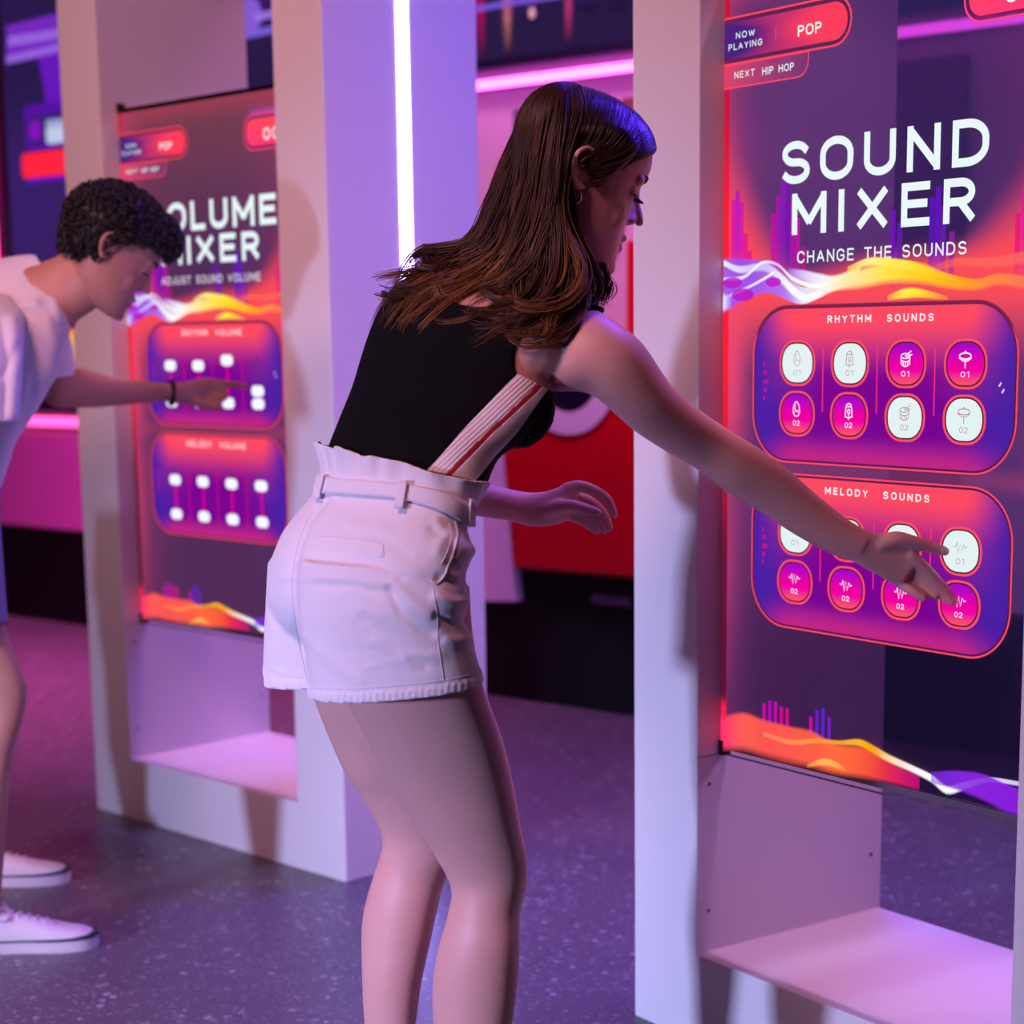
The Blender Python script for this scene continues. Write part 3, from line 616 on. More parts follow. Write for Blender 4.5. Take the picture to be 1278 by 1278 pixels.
# red ring sign on the wall
rs = on_wall('ring_sign', 0, 0)
cs, cz = B(690, 255, -.03); rr = (B(770, 255)[0]-B(610, 255)[0])/2
disc(rr*.90, rr, .019, .05).build('ring', M['red'], rs); tag(rs, 'round red ring sign on the pink wall behind her hair', 'sign')
wall_box('wall_panel', 782, 800, 300, 520, -.03, .018, M['red'], 'narrow upright red panel beside the tall white SOUND MIXER kiosk', 'panel')
wall_box('wall_cabinet', 640, 690, 134, 174, -.04, .018, mat('grey_cabinet', '5c4a6c', .5), 'small dark grey box on the wall just under the magenta neon', 'cabinet')
wall_box('door_1', 1040, 1192, 76, 860, -.03, .018, mat('door_dark', '74186a', .5), None, None).__setitem__('kind', 'structure')
wall_box('wall_shelf', 775, 830, 119, 145, -.05, .018, mat('shelf_brown', '7c4450', .5), 'small brown shelf end beside the kiosk under the magenta neon', 'shelf')
# ------------------------------------------------------------------ body building tools
from mathutils.bvhtree import BVHTree
class Sculpt:
    """closed lofts and chains that are fused into one skin"""
    def __init__(s): s.v = []; s.f = []
    def add(s, v, f):
        n = len(s.v); s.v += [tuple(p) for p in v]; s.f += [tuple(i+n for i in q) for q in f]
    def rings(s, rings):
        n = len(rings[0]); v = [p for r in rings for p in r]; f = []
        for i in range(len(rings)-1):
            for k in range(n): f.append((i*n+k, i*n+(k+1) % n, (i+1)*n+(k+1) % n, (i+1)*n+k))
        a = len(v); v.append(sum((Vector(p) for p in rings[0]), Vector())/n); b = len(v); v.append(sum((Vector(p) for p in rings[-1]), Vector())/n)
        m = (len(rings)-1)*n
        f += [(a, (k+1) % n, k) for k in range(n)]+[(b, m+k, m+(k+1) % n) for k in range(n)]
        s.add(v, f)
    def limb(s, rows, n=52, sub=4, ex=2.0, grow=0.0):
        """rows: (Lx, Ly, Rx, Ry, YL, YR, thick) outline pairs in the picture with their distances"""
        r = catmull(rows, (len(rows)-1)*sub+1); out = []
        for a in r:
            L, R = P(a[0], a[1], a[4]), P(a[2], a[3], a[5]); c = (L+R)/2; u = (R-L)/2; w = (c-EYE).normalized()
            if grow: u = u*(1+grow/u.length)
            v = w*(a[6]+grow); ring = []
            for k in range(n):
                t = 2*math.pi*k/n; ct, st = math.cos(t), math.sin(t)
                ring.append(c+u*math.copysign(abs(ct)**(2/ex), ct)+v*math.copysign(abs(st)**(2/ex), st))
            out.append(ring)
        s.rings(out)
    def chain(s, pts, rad, n=14, sub=4, flat=None):
        pts = catmull([tuple(p) for p in pts], (len(pts)-1)*sub+1); rad = catmull([(r,) for r in rad], len(pts))[:, 0]
        pts = [Vector(p) for p in pts]; rings = []; up = None
        def ring(p, a, b, r): return [p+(a*math.cos(2*math.pi*k/n)+b*math.sin(2*math.pi*k/n))*r for k in range(n)]
        N = len(pts)
        for i, p in enumerate(pts):
            t = (pts[min(i+1, N-1)]-pts[max(i-1, 0)]).normalized()
            if up is None: up = flat or (Vector((0, 0, 1)) if abs(t.z) < .9 else Vector((1, 0, 0)))
            a = t.cross(up).normalized(); b = a.cross(t).normalized(); up = b
            if i == 0:
                for q in (80, 50, 25): rings.append(ring(p-t*rad[0]*math.sin(math.radians(q)), a, b, rad[0]*math.cos(math.radians(q))))
            rings.append(ring(p, a, b, rad[i]))
            if i == N-1:
                for q in (25, 50, 80): rings.append(ring(p+t*rad[i]*math.sin(math.radians(q)), a, b, rad[i]*math.cos(math.radians(q))))
        s.rings(rings)
    def pchain(s, rows, **k):
        """rows: (x, y, Y, radius in pixels)"""
        pts = [P(*r[:3]) for r in rows]; s.chain(pts, [r[3]*(p-EYE).dot(FW)/F for r, p in zip(rows, pts)], **k)
    def ball(s, c, ax, n=16):
        """ellipsoid: centre and three half-axis vectors"""
        rings = []
        for i in range(1, n//2):
            t = math.pi*i/(n//2); rings.append([c-ax[2]*math.cos(t)+(ax[0]*math.cos(2*math.pi*k/n)+ax[1]*math.sin(2*math.pi*k/n))*math.sin(t) for k in range(n)])
        s.rings(rings)
    def fuse(s, voxel, smooth=6, factor=.5):
        me = mesh('fuse', s.v, s.f); bm = bmesh.new(); bm.from_mesh(me)
        bmesh.ops.recalc_face_normals(bm, faces=bm.faces); bm.to_mesh(me); bm.free()
        o = bpy.data.objects.new('fuse', me); COL.objects.link(o)
        m = o.modifiers.new('r', 'REMESH'); m.mode = 'VOXEL'; m.voxel_size = voxel; m.adaptivity = 0
        if smooth: q = o.modifiers.new('s', 'SMOOTH'); q.factor = factor; q.iterations = smooth
        dg = bpy.context.evaluated_depsgraph_get(); out = bpy.data.meshes.new_from_object(o.evaluated_get(dg))
        bpy.data.objects.remove(o); bpy.data.meshes.remove(me)
        return out
def arrays(me):
    n = len(me.vertices); V = np.empty(n*3); me.vertices.foreach_get('co', V); V = V.reshape(-1, 3)
    N = np.empty(n*3); me.vertices.foreach_get('normal', N); N = N.reshape(-1, 3)
    me.calc_loop_triangles(); T = np.empty(len(me.loop_triangles)*3, int); me.loop_triangles.foreach_get('vertices', T); T = T.reshape(-1, 3)
    return V, N, T
def cut(V, T, phi, extra=None):
    """keep the part of a triangle mesh where phi > 0, with a clean edge"""
    V = list(map(tuple, V)); phi = list(phi); out = []; cache = {}
    pos = np.asarray(phi) > 0; cnt = pos[T].sum(1)
    keep = T[cnt == 3].tolist()
    def mid(a, b):
        k = (min(a, b), max(a, b))
        if k not in cache:
            t = phi[a]/(phi[a]-phi[b]); t = min(.98, max(.02, t)); cache[k] = len(V)
            V.append(tuple(np.asarray(V[a])*(1-t)+np.asarray(V[b])*t)); phi.append(0.0)
        return cache[k]
    for tri in T[(cnt > 0) & (cnt < 3)].tolist():
        poly = []
        for i in range(3):
            a, b = tri[i], tri[(i+1) % 3]
            if phi[a] > 0: poly.append(a)
            if (phi[a] > 0) != (phi[b] > 0): poly.append(mid(a, b))
        for i in range(1, len(poly)-1): keep.append([poly[0], poly[i], poly[i+1]])
    F = np.asarray(keep); used = np.unique(F); idx = -np.ones(len(V), int); idx[used] = np.arange(len(used))
    return np.asarray(V)[used], idx[F]
def from_arrays(name, V, F):
    me = bpy.data.meshes.new(name); me.from_pydata(V.tolist(), [], F.tolist()); me.update(); return me
def projn(V):
    d = np.asarray(V)-np.array(EYE); z = d@np.array(FW); return CX+F*(d@np.array(RT))/z, CY-F*(d@np.array(UP))/z
def seg_dist(x, y, pts):
    """distance of picture points to a polyline"""
    best = np.full(len(x), 1e9)
    for (a, b), (c, d) in zip(pts[:-1], pts[1:]):
        ex, ey = c-a, d-b; t = np.clip(((x-a)*ex+(y-b)*ey)/(ex*ex+ey*ey+1e-9), 0, 1); best = np.minimum(best, np.hypot(x-a-t*ex, y-b-t*ey))
    return best
def solidify(o, t, off=-1):
    m = o.modifiers.new('cloth', 'SOLIDIFY'); m.thickness = t; m.offset = off
def bvh_of(me): 
    me.calc_loop_triangles(); return BVHTree.FromPolygons([v.co.copy() for v in me.vertices], [tuple(t.vertices) for t in me.loop_triangles])
def on_surface(bvh, pts, n, lift=.0006):
    out = []
    for u, v in catmull(pts, n):
        h = bvh.ray_cast(EYE, ray(u, v).normalized())
        if h[0]: out.append(h[0]-ray(u, v).normalized()*lift)
    return out
class Head:
    """head built in its own axes: f forward, r right, u up"""
    def __init__(s, c, yaw, pitch, k, roll=0):
        s.c = c; s.k = k; h = Vector((math.cos(yaw), math.sin(yaw), 0)); z = Vector((0, 0, 1))
        s.f = h*math.cos(pitch)-z*math.sin(pitch); s.u = h*math.sin(pitch)+z*math.cos(pitch); s.r = s.f.cross(s.u)
        if roll: q = Matrix.Rotation(roll, 3, s.f); s.u = q @ s.u; s.r = q @ s.r
    def p(s, f, r, u): return s.c+(s.f*f+s.r*r+s.u*u)*s.k
    def build(s, sk, male=False):
        rows = [(-.119, .074, .040, .014), (-.113, .085, .015, .027), (-.100, .089, -.012, .041), (-.085, .088, -.035, .050), (-.07, .087, -.050, .0565), (-.05, .086, -.064, .0625), (-.03, .086, -.076, .067), (-.012, .086, -.086, .0695), (.004, .086, -.092, .071), (.022, .093, -.097, .0725), (.045, .096, -.100, .0745), (.07, .089, -.098, .073), (.09, .073, -.087, .065), (.105, .046, -.064, .048), (.114, .012, -.034, .026)]
        rings = []
        for u, f1, f0, w in catmull(rows, 44):
            c = (f1+f0)/2; a = (f1-f0)/2; ring = []
            for k in range(32):
                t = 2*math.pi*k/32; ct, st = math.cos(t), math.sin(t)
                wid = w*(1-.08*max(0, ct)**2) if u < .02 else w*(1-.06*max(0, ct)**2)
                ring.append(s.p(c+a*math.copysign(abs(ct)**.92, ct), wid*math.copysign(abs(st)**.85, st), u))
            rings.append(ring)
        sk.rings(rings); K = s.k
        sk.chain([s.p(.086, 0, .018), s.p(.0905, 0, -.002), s.p(.1005, 0, -.020), s.p(.1055, 0, -.0305)], [.0060*K, .0058*K, .0066*K, .0072*K])
        sk.ball(s.p(.078, 0, -.024), (s.f*.020*K, s.r*.0135*K, s.u*.021*K))
        for q in (-1, 1):
            sk.chain([s.p(.090, q*.006, -.026), s.p(.093, q*.0100, -.0345), s.p(.086, q*.0125, -.035)], [.0058*K, .0058*K, .0045*K])
            sk.ball(s.p(.0705, q*.031, .000), (s.f*.0125*K, s.r*.015*K, s.u*.010*K))
            sk.ball(s.p(.0765, q*.026, .0195), (s.f*.0125*K, s.r*.024*K, s.u*.010*K))
            sk.ball(s.p(.052, q*.034, -.038), (s.f*.026*K, s.r*.021*K, s.u*.030*K))
            # ear
            e = lambda f, u, o: s.p(-.010+f, q*(.0745+o*1.25), u)
            sk.chain([e(.010, -.004, .001), e(.012, .014, .004), e(.004, .026, .009), e(-.009, .028, .013), e(-.019, .018, .015), e(-.021, .002, .013), e(-.014, -.014, .009), e(-.004, -.024, .005), e(.005, -.022, .002)], [.0034*K, .0036*K, .0036*K, .0038*K, .004*K, .004*K, .004*K, .0058*K, .004*K], sub=5)
            sk.ball(e(-.004, .002, .002), (s.f*.013*K, s.r*.006*K, s.u*.021*K)); sk.chain([e(-.012, -.008, .009), e(-.014, .006, .010), e(-.006, .018, .008)], [.003*K]*3)
        sk.chain([s.p(.079, -.020, -.064), s.p(.0895, -.008, -.0605), s.p(.0905, 0, -.0615), s.p(.0895, .008, -.0605), s.p(.079, .020, -.064)], [.003*K, .0048*K, .005*K, .0048*K, .003*K])
        sk.chain([s.p(.077, -.019, -.066), s.p(.0865, -.008, -.0755), s.p(.088, 0, -.077), s.p(.0865, .008, -.0755), s.p(.077, .019, -.066)], [.003*K, .0055*K, .006*K, .0055*K, .003*K])
        sk.ball(s.p(.080, 0, -.107), (s.f*.0135*K, s.r*.017*K, s.u*.012*K))
M['skin'] = mat('skin', 'd59f98', .48, sss=.12, bump=.06, bscale=500, vary=.05, vscale=30)
M['lip'] = mat('lip', 'a8585c', .35)
M['nail'] = mat('fingernail', 'e0b4b0', .2, coat=.5)
M['tooth'] = mat('tooth_enamel', 'f2eee8', .25)
M['lash'] = mat('lash_dark', '120c0e', .6)
M['shoe'] = mat('white_canvas', 'dcd6dc', .7, bump=.15, bscale=400)
M['sole'] = mat('white_rubber', 'd4ced8', .5)
M['soleline'] = mat('grey_rubber_line', '3c4450', .5)
def sneaker(parent, toe, yaw, k=1.0, name='sneaker'):
    """low lace-up shoe standing on the floor; toe is the floor point under its tip"""
    L = .285*k; d = Vector((math.cos(yaw), math.sin(yaw), 0)); n = Vector((-d.y, d.x, 0)); o = Vector((toe[0], toe[1], 0))-d*L
    W_ = lambda x, y, z: o+d*(x*L)+n*(y*k)+Vector((0, 0, z*k))
    half = catmull([(0, .018), (.04, .031), (.2, .034), (.45, .037), (.68, .047), (.85, .045), (.95, .032), (1.0, .010)], 30)
    out = [(x, w) for x, w in half]+[(x, -w) for x, w in half[::-1]]
    def slab(z0, z1, g):
        mb = MB(); N = len(out)
        mb.add([W_(.5+(x-.5)*g, y*g, z0) for x, y in out]+[W_(.5+(x-.5)*g, y*g, z1+(.012*max(0, x-.75)*2)) for x, y in out], [tuple(range(N))[::-1], tuple(range(N, 2*N))]+[(i, (i+1) % N, N+(i+1) % N, N+i) for i in range(N)]); return mb
    up = Sculpt(); rows = catmull([(.005, .020, .060), (.05, .030, .085), (.15, .033, .088), (.28, .034, .083), (.40, .036, .079), (.52, .039, .070), (.64, .043, .060), (.76, .045, .050), (.88, .040, .043), (.96, .028, .036), (.992, .012, .030)], 34); rings = []
    for x, w, h in rows:
        ring = []
        for q in range(24):
            t = 2*math.pi*q/24; c_, s_ = math.cos(t), math.sin(t)
            ring.append(W_(x, w*math.copysign(abs(c_)**.8, c_), .022+(h-.022)*max(0, s_)**.75 if s_ > 0 else .020))
        rings.append(ring)
    up.rings(rings)
    body = link(name, mesh(name, up.v, up.f), M['shoe'], None, True); world_child(body, parent)
    def sub(nm, mb, m): ob = mb.build(nm, m, None, True); ob.parent = body; ob.matrix_parent_inverse = body.matrix_parent_inverse.inverted() if False else Matrix.Identity(4); return ob
    s1 = slab(0, .024, 1.02).build('sole', M['sole']); s2 = slab(.0245, .029, 1.025).build('sole_line', M['soleline'])
    for ob in (s1, s2): ob.parent = body
    for i in range(5):
        x = .36+.065*i; h = .083-.022*(i/4)**1.1
        mb = MB(); mb.tube([W_(x-.01, -.026, h-.018), W_(x, -.012, h+.001), W_(x+.012, .012, h+.001), W_(x+.02, .026, h-.018)], .0032*k, 8); mb.build('shoelace', M['sole'], body, True)
    for q in (-1, 1):
        mb = MB(); mb.tube([tuple(p) for p in catmull([W_(.36, 0, .084), W_(.30, q*.022, .098), W_(.27, q*.045, .086), W_(.34, q*.040, .074), W_(.37, q*.012, .083)], 20)], .0026*k, 8); mb.build('shoelace', M['sole'], body, True)
    return body
# ------------------------------------------------------------------ the woman
wo = Pz = None
def Pz(u, Y, z):
    """the point at distance Y and height z in picture column u"""
    v0, v1 = 0.0, 1278.0
    for _ in range(4):
        a, b = P(u, v0, Y).z, P(u, v1, Y).z; v0, v1 = v0+(z-a)/(b-a)*(v1-v0), v0+(z-a)/(b-a)*(v1-v0)+50
    return P(u, v0, Y)
foot_c = P(545, 1440, 2.9)
woman = empty('person', (foot_c.x, foot_c.y, 0)); tag(woman, 'woman in black sleeveless top and white shorts reaching to touch the SOUND MIXER screen', 'person')
def add_w(o): return world_child(o, woman)
sk = Sculpt()
torso = [  # Lx, Ly, Rx, Ry, YL, YR, thick
 (362, 735, 575, 745, 2.83, 2.72, .138), (372, 690, 575, 705, 2.83, 2.72, .135), (400, 640, 578, 660, 2.84, 2.72, .128), (410, 600, 590, 628, 2.84, 2.72, .128), (412, 570, 602, 602, 2.85, 2.74, .122), (429, 525, 618, 568, 2.88, 2.76, .125), (445, 485, 650, 545, 2.92, 2.79, .132), (455, 452, 678, 515, 2.95, 2.81, .138), (466, 418, 692, 480, 2.98, 2.84, .142), (480, 385, 706, 440, 3.0, 2.84, .135), (502, 357, 722, 405, 3.02, 2.84, .115), (540, 342, 718, 382, 3.02, 2.86, .085), (585, 335, 700, 362, 3.0, 2.9, .06)]
sk.limb(torso, n=60, ex=2.25)
# chest and shoulder blade
sk.ball(P(640, 508, 2.79), (RT*.056, FW*.05, UP*.056)); sk.ball(P(640, 510, 2.92), (RT*.056, FW*.055, UP*.056))
sk.ball(P(662, 440, 2.795), (RT*.062, FW*.045, UP*.045))
sk.ball(P(440, 720, 2.78), (RT*.085, FW*.085, UP*.095)); sk.ball(P(425, 720, 2.88), (RT*.075, FW*.08, UP*.09))
# neck and head
hd = Head(P(722, 221, 2.955), math.radians(11), math.radians(19), 1.05)
sk.limb([(598, 352, 712, 372, 2.96, 2.90, .062), (640, 318, 726, 345, 2.96, 2.92, .057), (662, 275, 742, 318, 2.96, 2.94, .056), (668, 235, 755, 300, 2.96, 2.95, .055)], ex=2)
hd.build(sk)
# right arm and hand
sk.limb([(700, 380, 650, 480, 2.86, 2.84, .060), (738, 384, 690, 488, 2.82, 2.81, .056), (772, 404, 730, 490, 2.80, 2.80, .053), (803, 430, 757, 507, 2.80, 2.80, .049), (836, 478, 792, 538, 2.82, 2.82, .045), (868, 507, 834, 565, 2.85, 2.85, .041), (906, 534, 874, 588, 2.88, 2.88, .037), (942, 556, 908, 615, 2.90, 2.90, .039), (980, 583, 946, 637, 2.92, 2.92, .036), (1020, 618, 990, 666, 2.94, 2.94, .031), (1058, 648, 1036, 691, 2.955, 2.955, .025), (1088, 665, 1070, 702, 2.965, 2.965, .021)], ex=2)
sk.limb([(1078, 662, 1062, 698, 2.962, 2.962, .021), (1098, 665, 1080, 710, 2.970, 2.970, .018), (1116, 665, 1096, 718, 2.976, 2.976, .016), (1134, 674, 1110, 727, 2.982, 2.984, .0145), (1150, 696, 1124, 732, 2.988, 2.990, .012)], ex=2.3, sub=3)
sk.pchain([(1134, 693, 2.982, 10), (1150, 706, 2.988, 8.6), (1168, 724, 2.998, 7.6), (1184, 741, 3.007, 6.6), (1193, 752, 3.0125, 5.2)])
sk.pchain([(1130, 704, 2.992, 9), (1146, 718, 2.998, 8.2), (1163, 732, 3.000, 7.4), (1177, 744, 3.000, 6.6), (1187, 752, 2.998, 5.2)])
sk.pchain([(1124, 714, 2.996, 8.5), (1138, 727, 3.000, 7.4), (1152, 737, 2.998, 6.6), (1166, 744, 2.994, 5.4)])
sk.pchain([(1116, 720, 2.994, 8), (1128, 731, 2.990, 6.6), (1140, 739, 2.985, 6.0), (1152, 747, 2.984, 5.0)])
sk.pchain([(1096, 680, 2.966, 11), (1118, 673, 2.970, 10.5), (1140, 677, 2.978, 8.8), (1160, 682, 2.990, 8.2), (1179, 688, 2.998, 6.4)])
# left arm and hand
sk.limb([(500, 372, 560, 400, 3.03, 3.0, .060), (497, 395, 560, 410, 3.05, 3.05, .052), (500, 450, 560, 455, 3.10, 3.10, .045), (508, 520, 562, 520, 3.13, 3.13, .040), (520, 575, 568, 565, 3.14, 3.14, .038), (545, 628, 562, 586, 3.14, 3.14, .036), (590, 643, 600, 600, 3.145, 3.145, .033), (634, 650, 644, 612, 3.15, 3.15, .026), (662, 657, 668, 615, 3.155, 3.155, .020)], ex=2)
sk.limb([(655, 655, 660, 615, 3.153, 3.153, .021), (678, 657, 682, 613, 3.158, 3.158, .019), (698, 654, 704, 606, 3.164, 3.16, .018), (712, 647, 724, 602, 3.172, 3.165, .015)], ex=2.3, sub=3)
sk.pchain([(708, 612, 3.160, 10), (723, 607, 3.160, 8.2), (743, 613, 3.158, 7.2), (758, 624, 3.154, 6.6), (766, 641, 3.150, 5.4)])
sk.pchain([(710, 622, 3.172, 9), (730, 624, 3.178, 8), (746, 634, 3.178, 7.2), (756, 648, 3.172, 6.6), (760, 659, 3.166, 5.4)])
sk.pchain([(706, 632, 3.182, 9), (724, 636, 3.190, 7.6), (740, 646, 3.190, 6.8), (750, 656, 3.184, 6.2), (754, 662, 3.180, 5.2)])
sk.pchain([(702, 642, 3.188, 8), (716, 645, 3.196, 6.6), (730, 652, 3.198, 6), (739, 658, 3.195, 5.6), (745, 663, 3.192, 4.8)])
sk.pchain([(678, 638, 3.150, 11), (695, 633, 3.140, 9.5), (713, 631, 3.130, 7.8), (731, 635, 3.124, 7.0), (746, 639, 3.120, 5.6)])
# legs
sk.limb([(372, 720, 586, 730, 2.76, 2.66, .100), (385, 800, 590, 790, 2.76, 2.68, .098), (428, 868, 603, 855, 2.76, 2.70, .096), (462, 932, 627, 922, 2.78, 2.73, .090), (491, 988, 642, 985, 2.80, 2.76, .082), (519, 1030, 650, 1033, 2.81, 2.78, .073), (544, 1070, 658, 1073, 2.82, 2.80, .064), (563, 1110, 658, 1103, 2.83, 2.81, .058), (557, 1148, 650, 1140, 2.83, 2.81, .056), (547, 1183, 649, 1183, 2.83, 2.80, .058), (540, 1226, 646, 1227, 2.83, 2.80, .058), (541, 1278, 639, 1278, 2.83, 2.80, .054), (553, 1340, 625, 1340, 2.82, 2.80, .043), (563, 1395, 613, 1395, 2.82, 2.80, .033), (566, 1440, 610, 1440, 2.82, 2.80, .031)], ex=2.05)
sk.limb([(360, 720, 540, 730, 2.90, 2.82, .095), (372, 800, 540, 800, 2.90, 2.83, .094), (390, 868, 545, 865, 2.91, 2.85, .090), (426, 956, 562, 950, 2.94, 2.88, .082), (453, 998, 572, 1000, 2.96, 2.91, .075), (473, 1034, 576, 1040, 2.97, 2.93, .066), (477, 1058, 570, 1070, 2.975, 2.94, .060), (467, 1090, 556, 1097, 2.98, 2.95, .055), (456, 1128, 547, 1131, 2.98, 2.95, .055), (451, 1164, 539, 1168, 2.98, 2.95, .055), (452, 1227, 526, 1227, 2.97, 2.95, .049), (455, 1278, 519, 1278, 2.97, 2.95, .043), (463, 1330, 509, 1330, 2.97, 2.95, .035), (469, 1385, 506, 1385, 2.97, 2.95, .029), (472, 1405, 508, 1405, 2.97, 2.95, .029)], ex=2.05)
# feet inside the shoes
for (u, v, Y, yaw) in ((588, 1430, 2.81, 35), (490, 1400, 2.96, 35)):
    a = P(u, v, Y); d = Vector((math.cos(math.radians(yaw)), math.sin(math.radians(yaw)), 0)); a0 = Vector((a.x, a.y, .06))
    sk.chain([Vector((a.x, a.y, max(a.z, .12))), a0-d*.01, a0+d*.06-Vector((0, 0, .015)), a0+d*.13-Vector((0, 0, .024))], [.032, .032, .028, .018])
body_me = sk.fuse(.0026, 9)
V, N, T = arrays(body_me)
body = link('body', body_me, [M['skin'], M['lip']], None, True)
# lips
hl = np.array(hd.p(.088, 0, -.069)); d = V-hl
loc = np.stack([d@np.array(hd.f), d@np.array(hd.r), d@np.array(hd.u)], 1)/hd.k
lipv = ((loc[:, 1]/.021)**2+(loc[:, 2]/.0125)**2 < 1) & (loc[:, 0] > -.012)
body_polys = np.empty(len(body_me.loops), int); body_me.loops.foreach_get('vertex_index', body_polys)
q = lipv[body_polys].reshape(-1, 4).all(1) if len(body_polys) == 4*len(body_me.polygons) else None
if q is not None: body_me.polygons.foreach_set('material_index', q.astype(int))
add_w(body); tag(body, 'bare skinned body bending towards the screen')
# face details
def hpart(name, mb, m, smooth=True): o = mb.build(name, m, None, smooth); return add_w(o)
mb = MB().tube([hd.p(.0885, y, -.0688-.0) for y in (-.012, -.006, 0, .006, .012)] if False else [hd.p(.083, -.015, -.0665), hd.p(.0885, -.007, -.0675), hd.p(.0895, 0, -.0680), hd.p(.0885, .007, -.0675), hd.p(.083, .015, -.0665)], .0028, 8); hpart('teeth', mb, M['tooth'])
for q in (-1, 1):
    mb = MB().tube([tuple(p) for p in catmull([hd.p(.0925, q*.012, .0215), hd.p(.0915, q*.024, .027), hd.p(.0835, q*.036, .0275), hd.p(.072, q*.046, .022)], 14)], [.0016]+[.0028]*9+[.002]*2+[.0014, .0008], 8, flat=.5); hpart('eyebrow', mb, M['lash'])
    mb = MB()
    for t in np.linspace(-1, 1, 13):
        b = hd.p(.0865-.010*t*t, q*(.031+.0135*t), -.0055+.002*t*t); e = b+hd.f*.0095*hd.k+hd.u*(-.0045)*hd.k+hd.r*q*t*.004
        mb.tube([b, b+(e-b)*.5-hd.u*.0012, e+hd.u*.0012], [.0010, .0008, .0003], 5)
    mb.tube([hd.p(.0865-.010*t*t, q*(.031+.0140*t), -.0055+.002*t*t) for t in np.linspace(-1.05, 1.05, 9)], .0014, 6); hpart('eyelashes', mb, M['lash'])
gold = mat('earring_metal', 'e6c8b4', .18, metal=1)
ec = hd.p(-.012, .0775, -.036); mb = MB(); mb.tube([ec+hd.f*.0085*math.sin(t)+Vector((0, 0, -.0105*math.cos(t))) for t in np.linspace(-.3, 5.6, 22)], .0023, 8); hpart('hoop_earring', mb, gold)
nb = bvh_of(body_me)
for nm, pts in (('fingernail', [(1174, 686), (1182, 689)]), ('fingernail', [(1190, 748), (1194.5, 754)]), ('fingernail', [(766, 640), (768, 645)])):
    c = on_surface(nb, pts, 2, -.0006)
    if len(c) == 2:
        s_ = Sculpt(); ax = (c[1]-c[0]); w_ = (c[0]-EYE).normalized(); s_.ball((c[0]+c[1])/2, (ax.normalized()*.0068, ax.cross(w_).normalized()*.0046, w_*.0016)); add_w(link(nm, mesh(nm, s_.v, s_.f), M['nail'], None, True))

# ---- the black top, cut from the body's own surface
knit = mat('black_rib_knit', '08080d', .9, bump=.25, bscale=260, spec=.15); ribw = mat('white_rib_knit', 'eee4ec', .8, bump=.2, bscale=200); knr = mat('red_knit', 'b01830', .8, bump=.2, bscale=200)
plainw = mat('white_smooth_knit', 'e6dce4', .8, bump=.12, bscale=250)
def ribbed(m, d, freq):
    nt = m.node_tree; b = nt.nodes['Principled BSDF']; tc = nt.nodes.new('ShaderNodeTexCoord'); dp = nt.nodes.new('ShaderNodeVectorMath'); dp.operation = 'DOT_PRODUCT'; dp.inputs[1].default_value = tuple(d*freq)
    sn = nt.nodes.new('ShaderNodeMath'); sn.operation = 'SINE'; bp = nt.nodes.new('ShaderNodeBump'); bp.inputs['Strength'].default_value = .3; bp.inputs['Distance'].default_value = .0016
    nt.links.new(tc.outputs['Object'], dp.inputs[0]); nt.links.new(dp.outputs['Value'], sn.inputs[0]); nt.links.new(sn.outputs[0], bp.inputs['Height']); nt.links.new(bp.outputs['Normal'], b.inputs['Normal'])
ribbed(ribw, (RT-UP).normalized(), 1150.0)
def sphere_phi(V, u, v, Y, r, sy=1.0):
    c = np.array(P(u, v, Y)); d = V-c; al = d@np.array(FW); d2 = (d*d).sum(1)-al**2*(1-1/sy**2); return np.sqrt(d2)-r
def plane_phi(V, a, b, Y):
    """signed distance to the plane through two picture points; > 0 on the left of a->b seen in the picture (y down)"""
    A, Bp = P(*a, Y), P(*b, Y); n = np.array((Bp-A).cross(A-EYE).normalized()); return (V-np.array(A))@n
inside = np.ones(len(V), bool)
# torso only: away from the arms, above the waist, below the neck
near = plane_phi(V, (404, 562), (640, 612), 2.8); sgn = np.sign(plane_phi(np.array([P(560, 480, 2.8)]), (404, 562), (640, 612), 2.8)[0])
below = plane_phi(V, (634, 463), (690, 492), 2.76); below = below*np.sign(plane_phi(np.array([P(640, 540, 2.76)]), (634, 463), (690, 492), 2.76)[0])
phi_top = np.minimum.reduce([near*sgn, np.maximum(np.minimum(sphere_phi(V, 738, 450, 2.79, .074, 1.5), sphere_phi(V, 690, 455, 2.78, .062, 1.5)), below), sphere_phi(V, 505, 400, 3.07, .075, 1.5), sphere_phi(V, 615, 352, 2.90, .080, 1.6), sphere_phi(V, 655, 310, 2.93, .085, 1.5)])
px, py = projn(V)
armR = plane_phi(V, (742, 372), (680, 500), 2.8); sg2 = np.sign(plane_phi(np.array([P(600, 480, 2.8)]), (742, 372), (680, 500), 2.8)[0])
armR = np.where(V[:, 2] > 0, armR*sg2, 1)
phi_top = np.minimum(phi_top, np.maximum(armR+.035, -.02))
farm = (px > 470) & (px < 800) & (V[:, 1] > 3.045)
phi_top = np.where(farm & (py > 395), -.02, phi_top)
phi_top = np.where((V[:, 2] > 1.55) | (V[:, 2] < .9), -.02, phi_top)
phi_top = np.minimum(phi_top, np.linalg.norm(V-np.array(hd.p(.03, 0, -.03)), axis=1)-.150)
TV = V+N*.0042
tv, tf = cut(TV, T, phi_top)
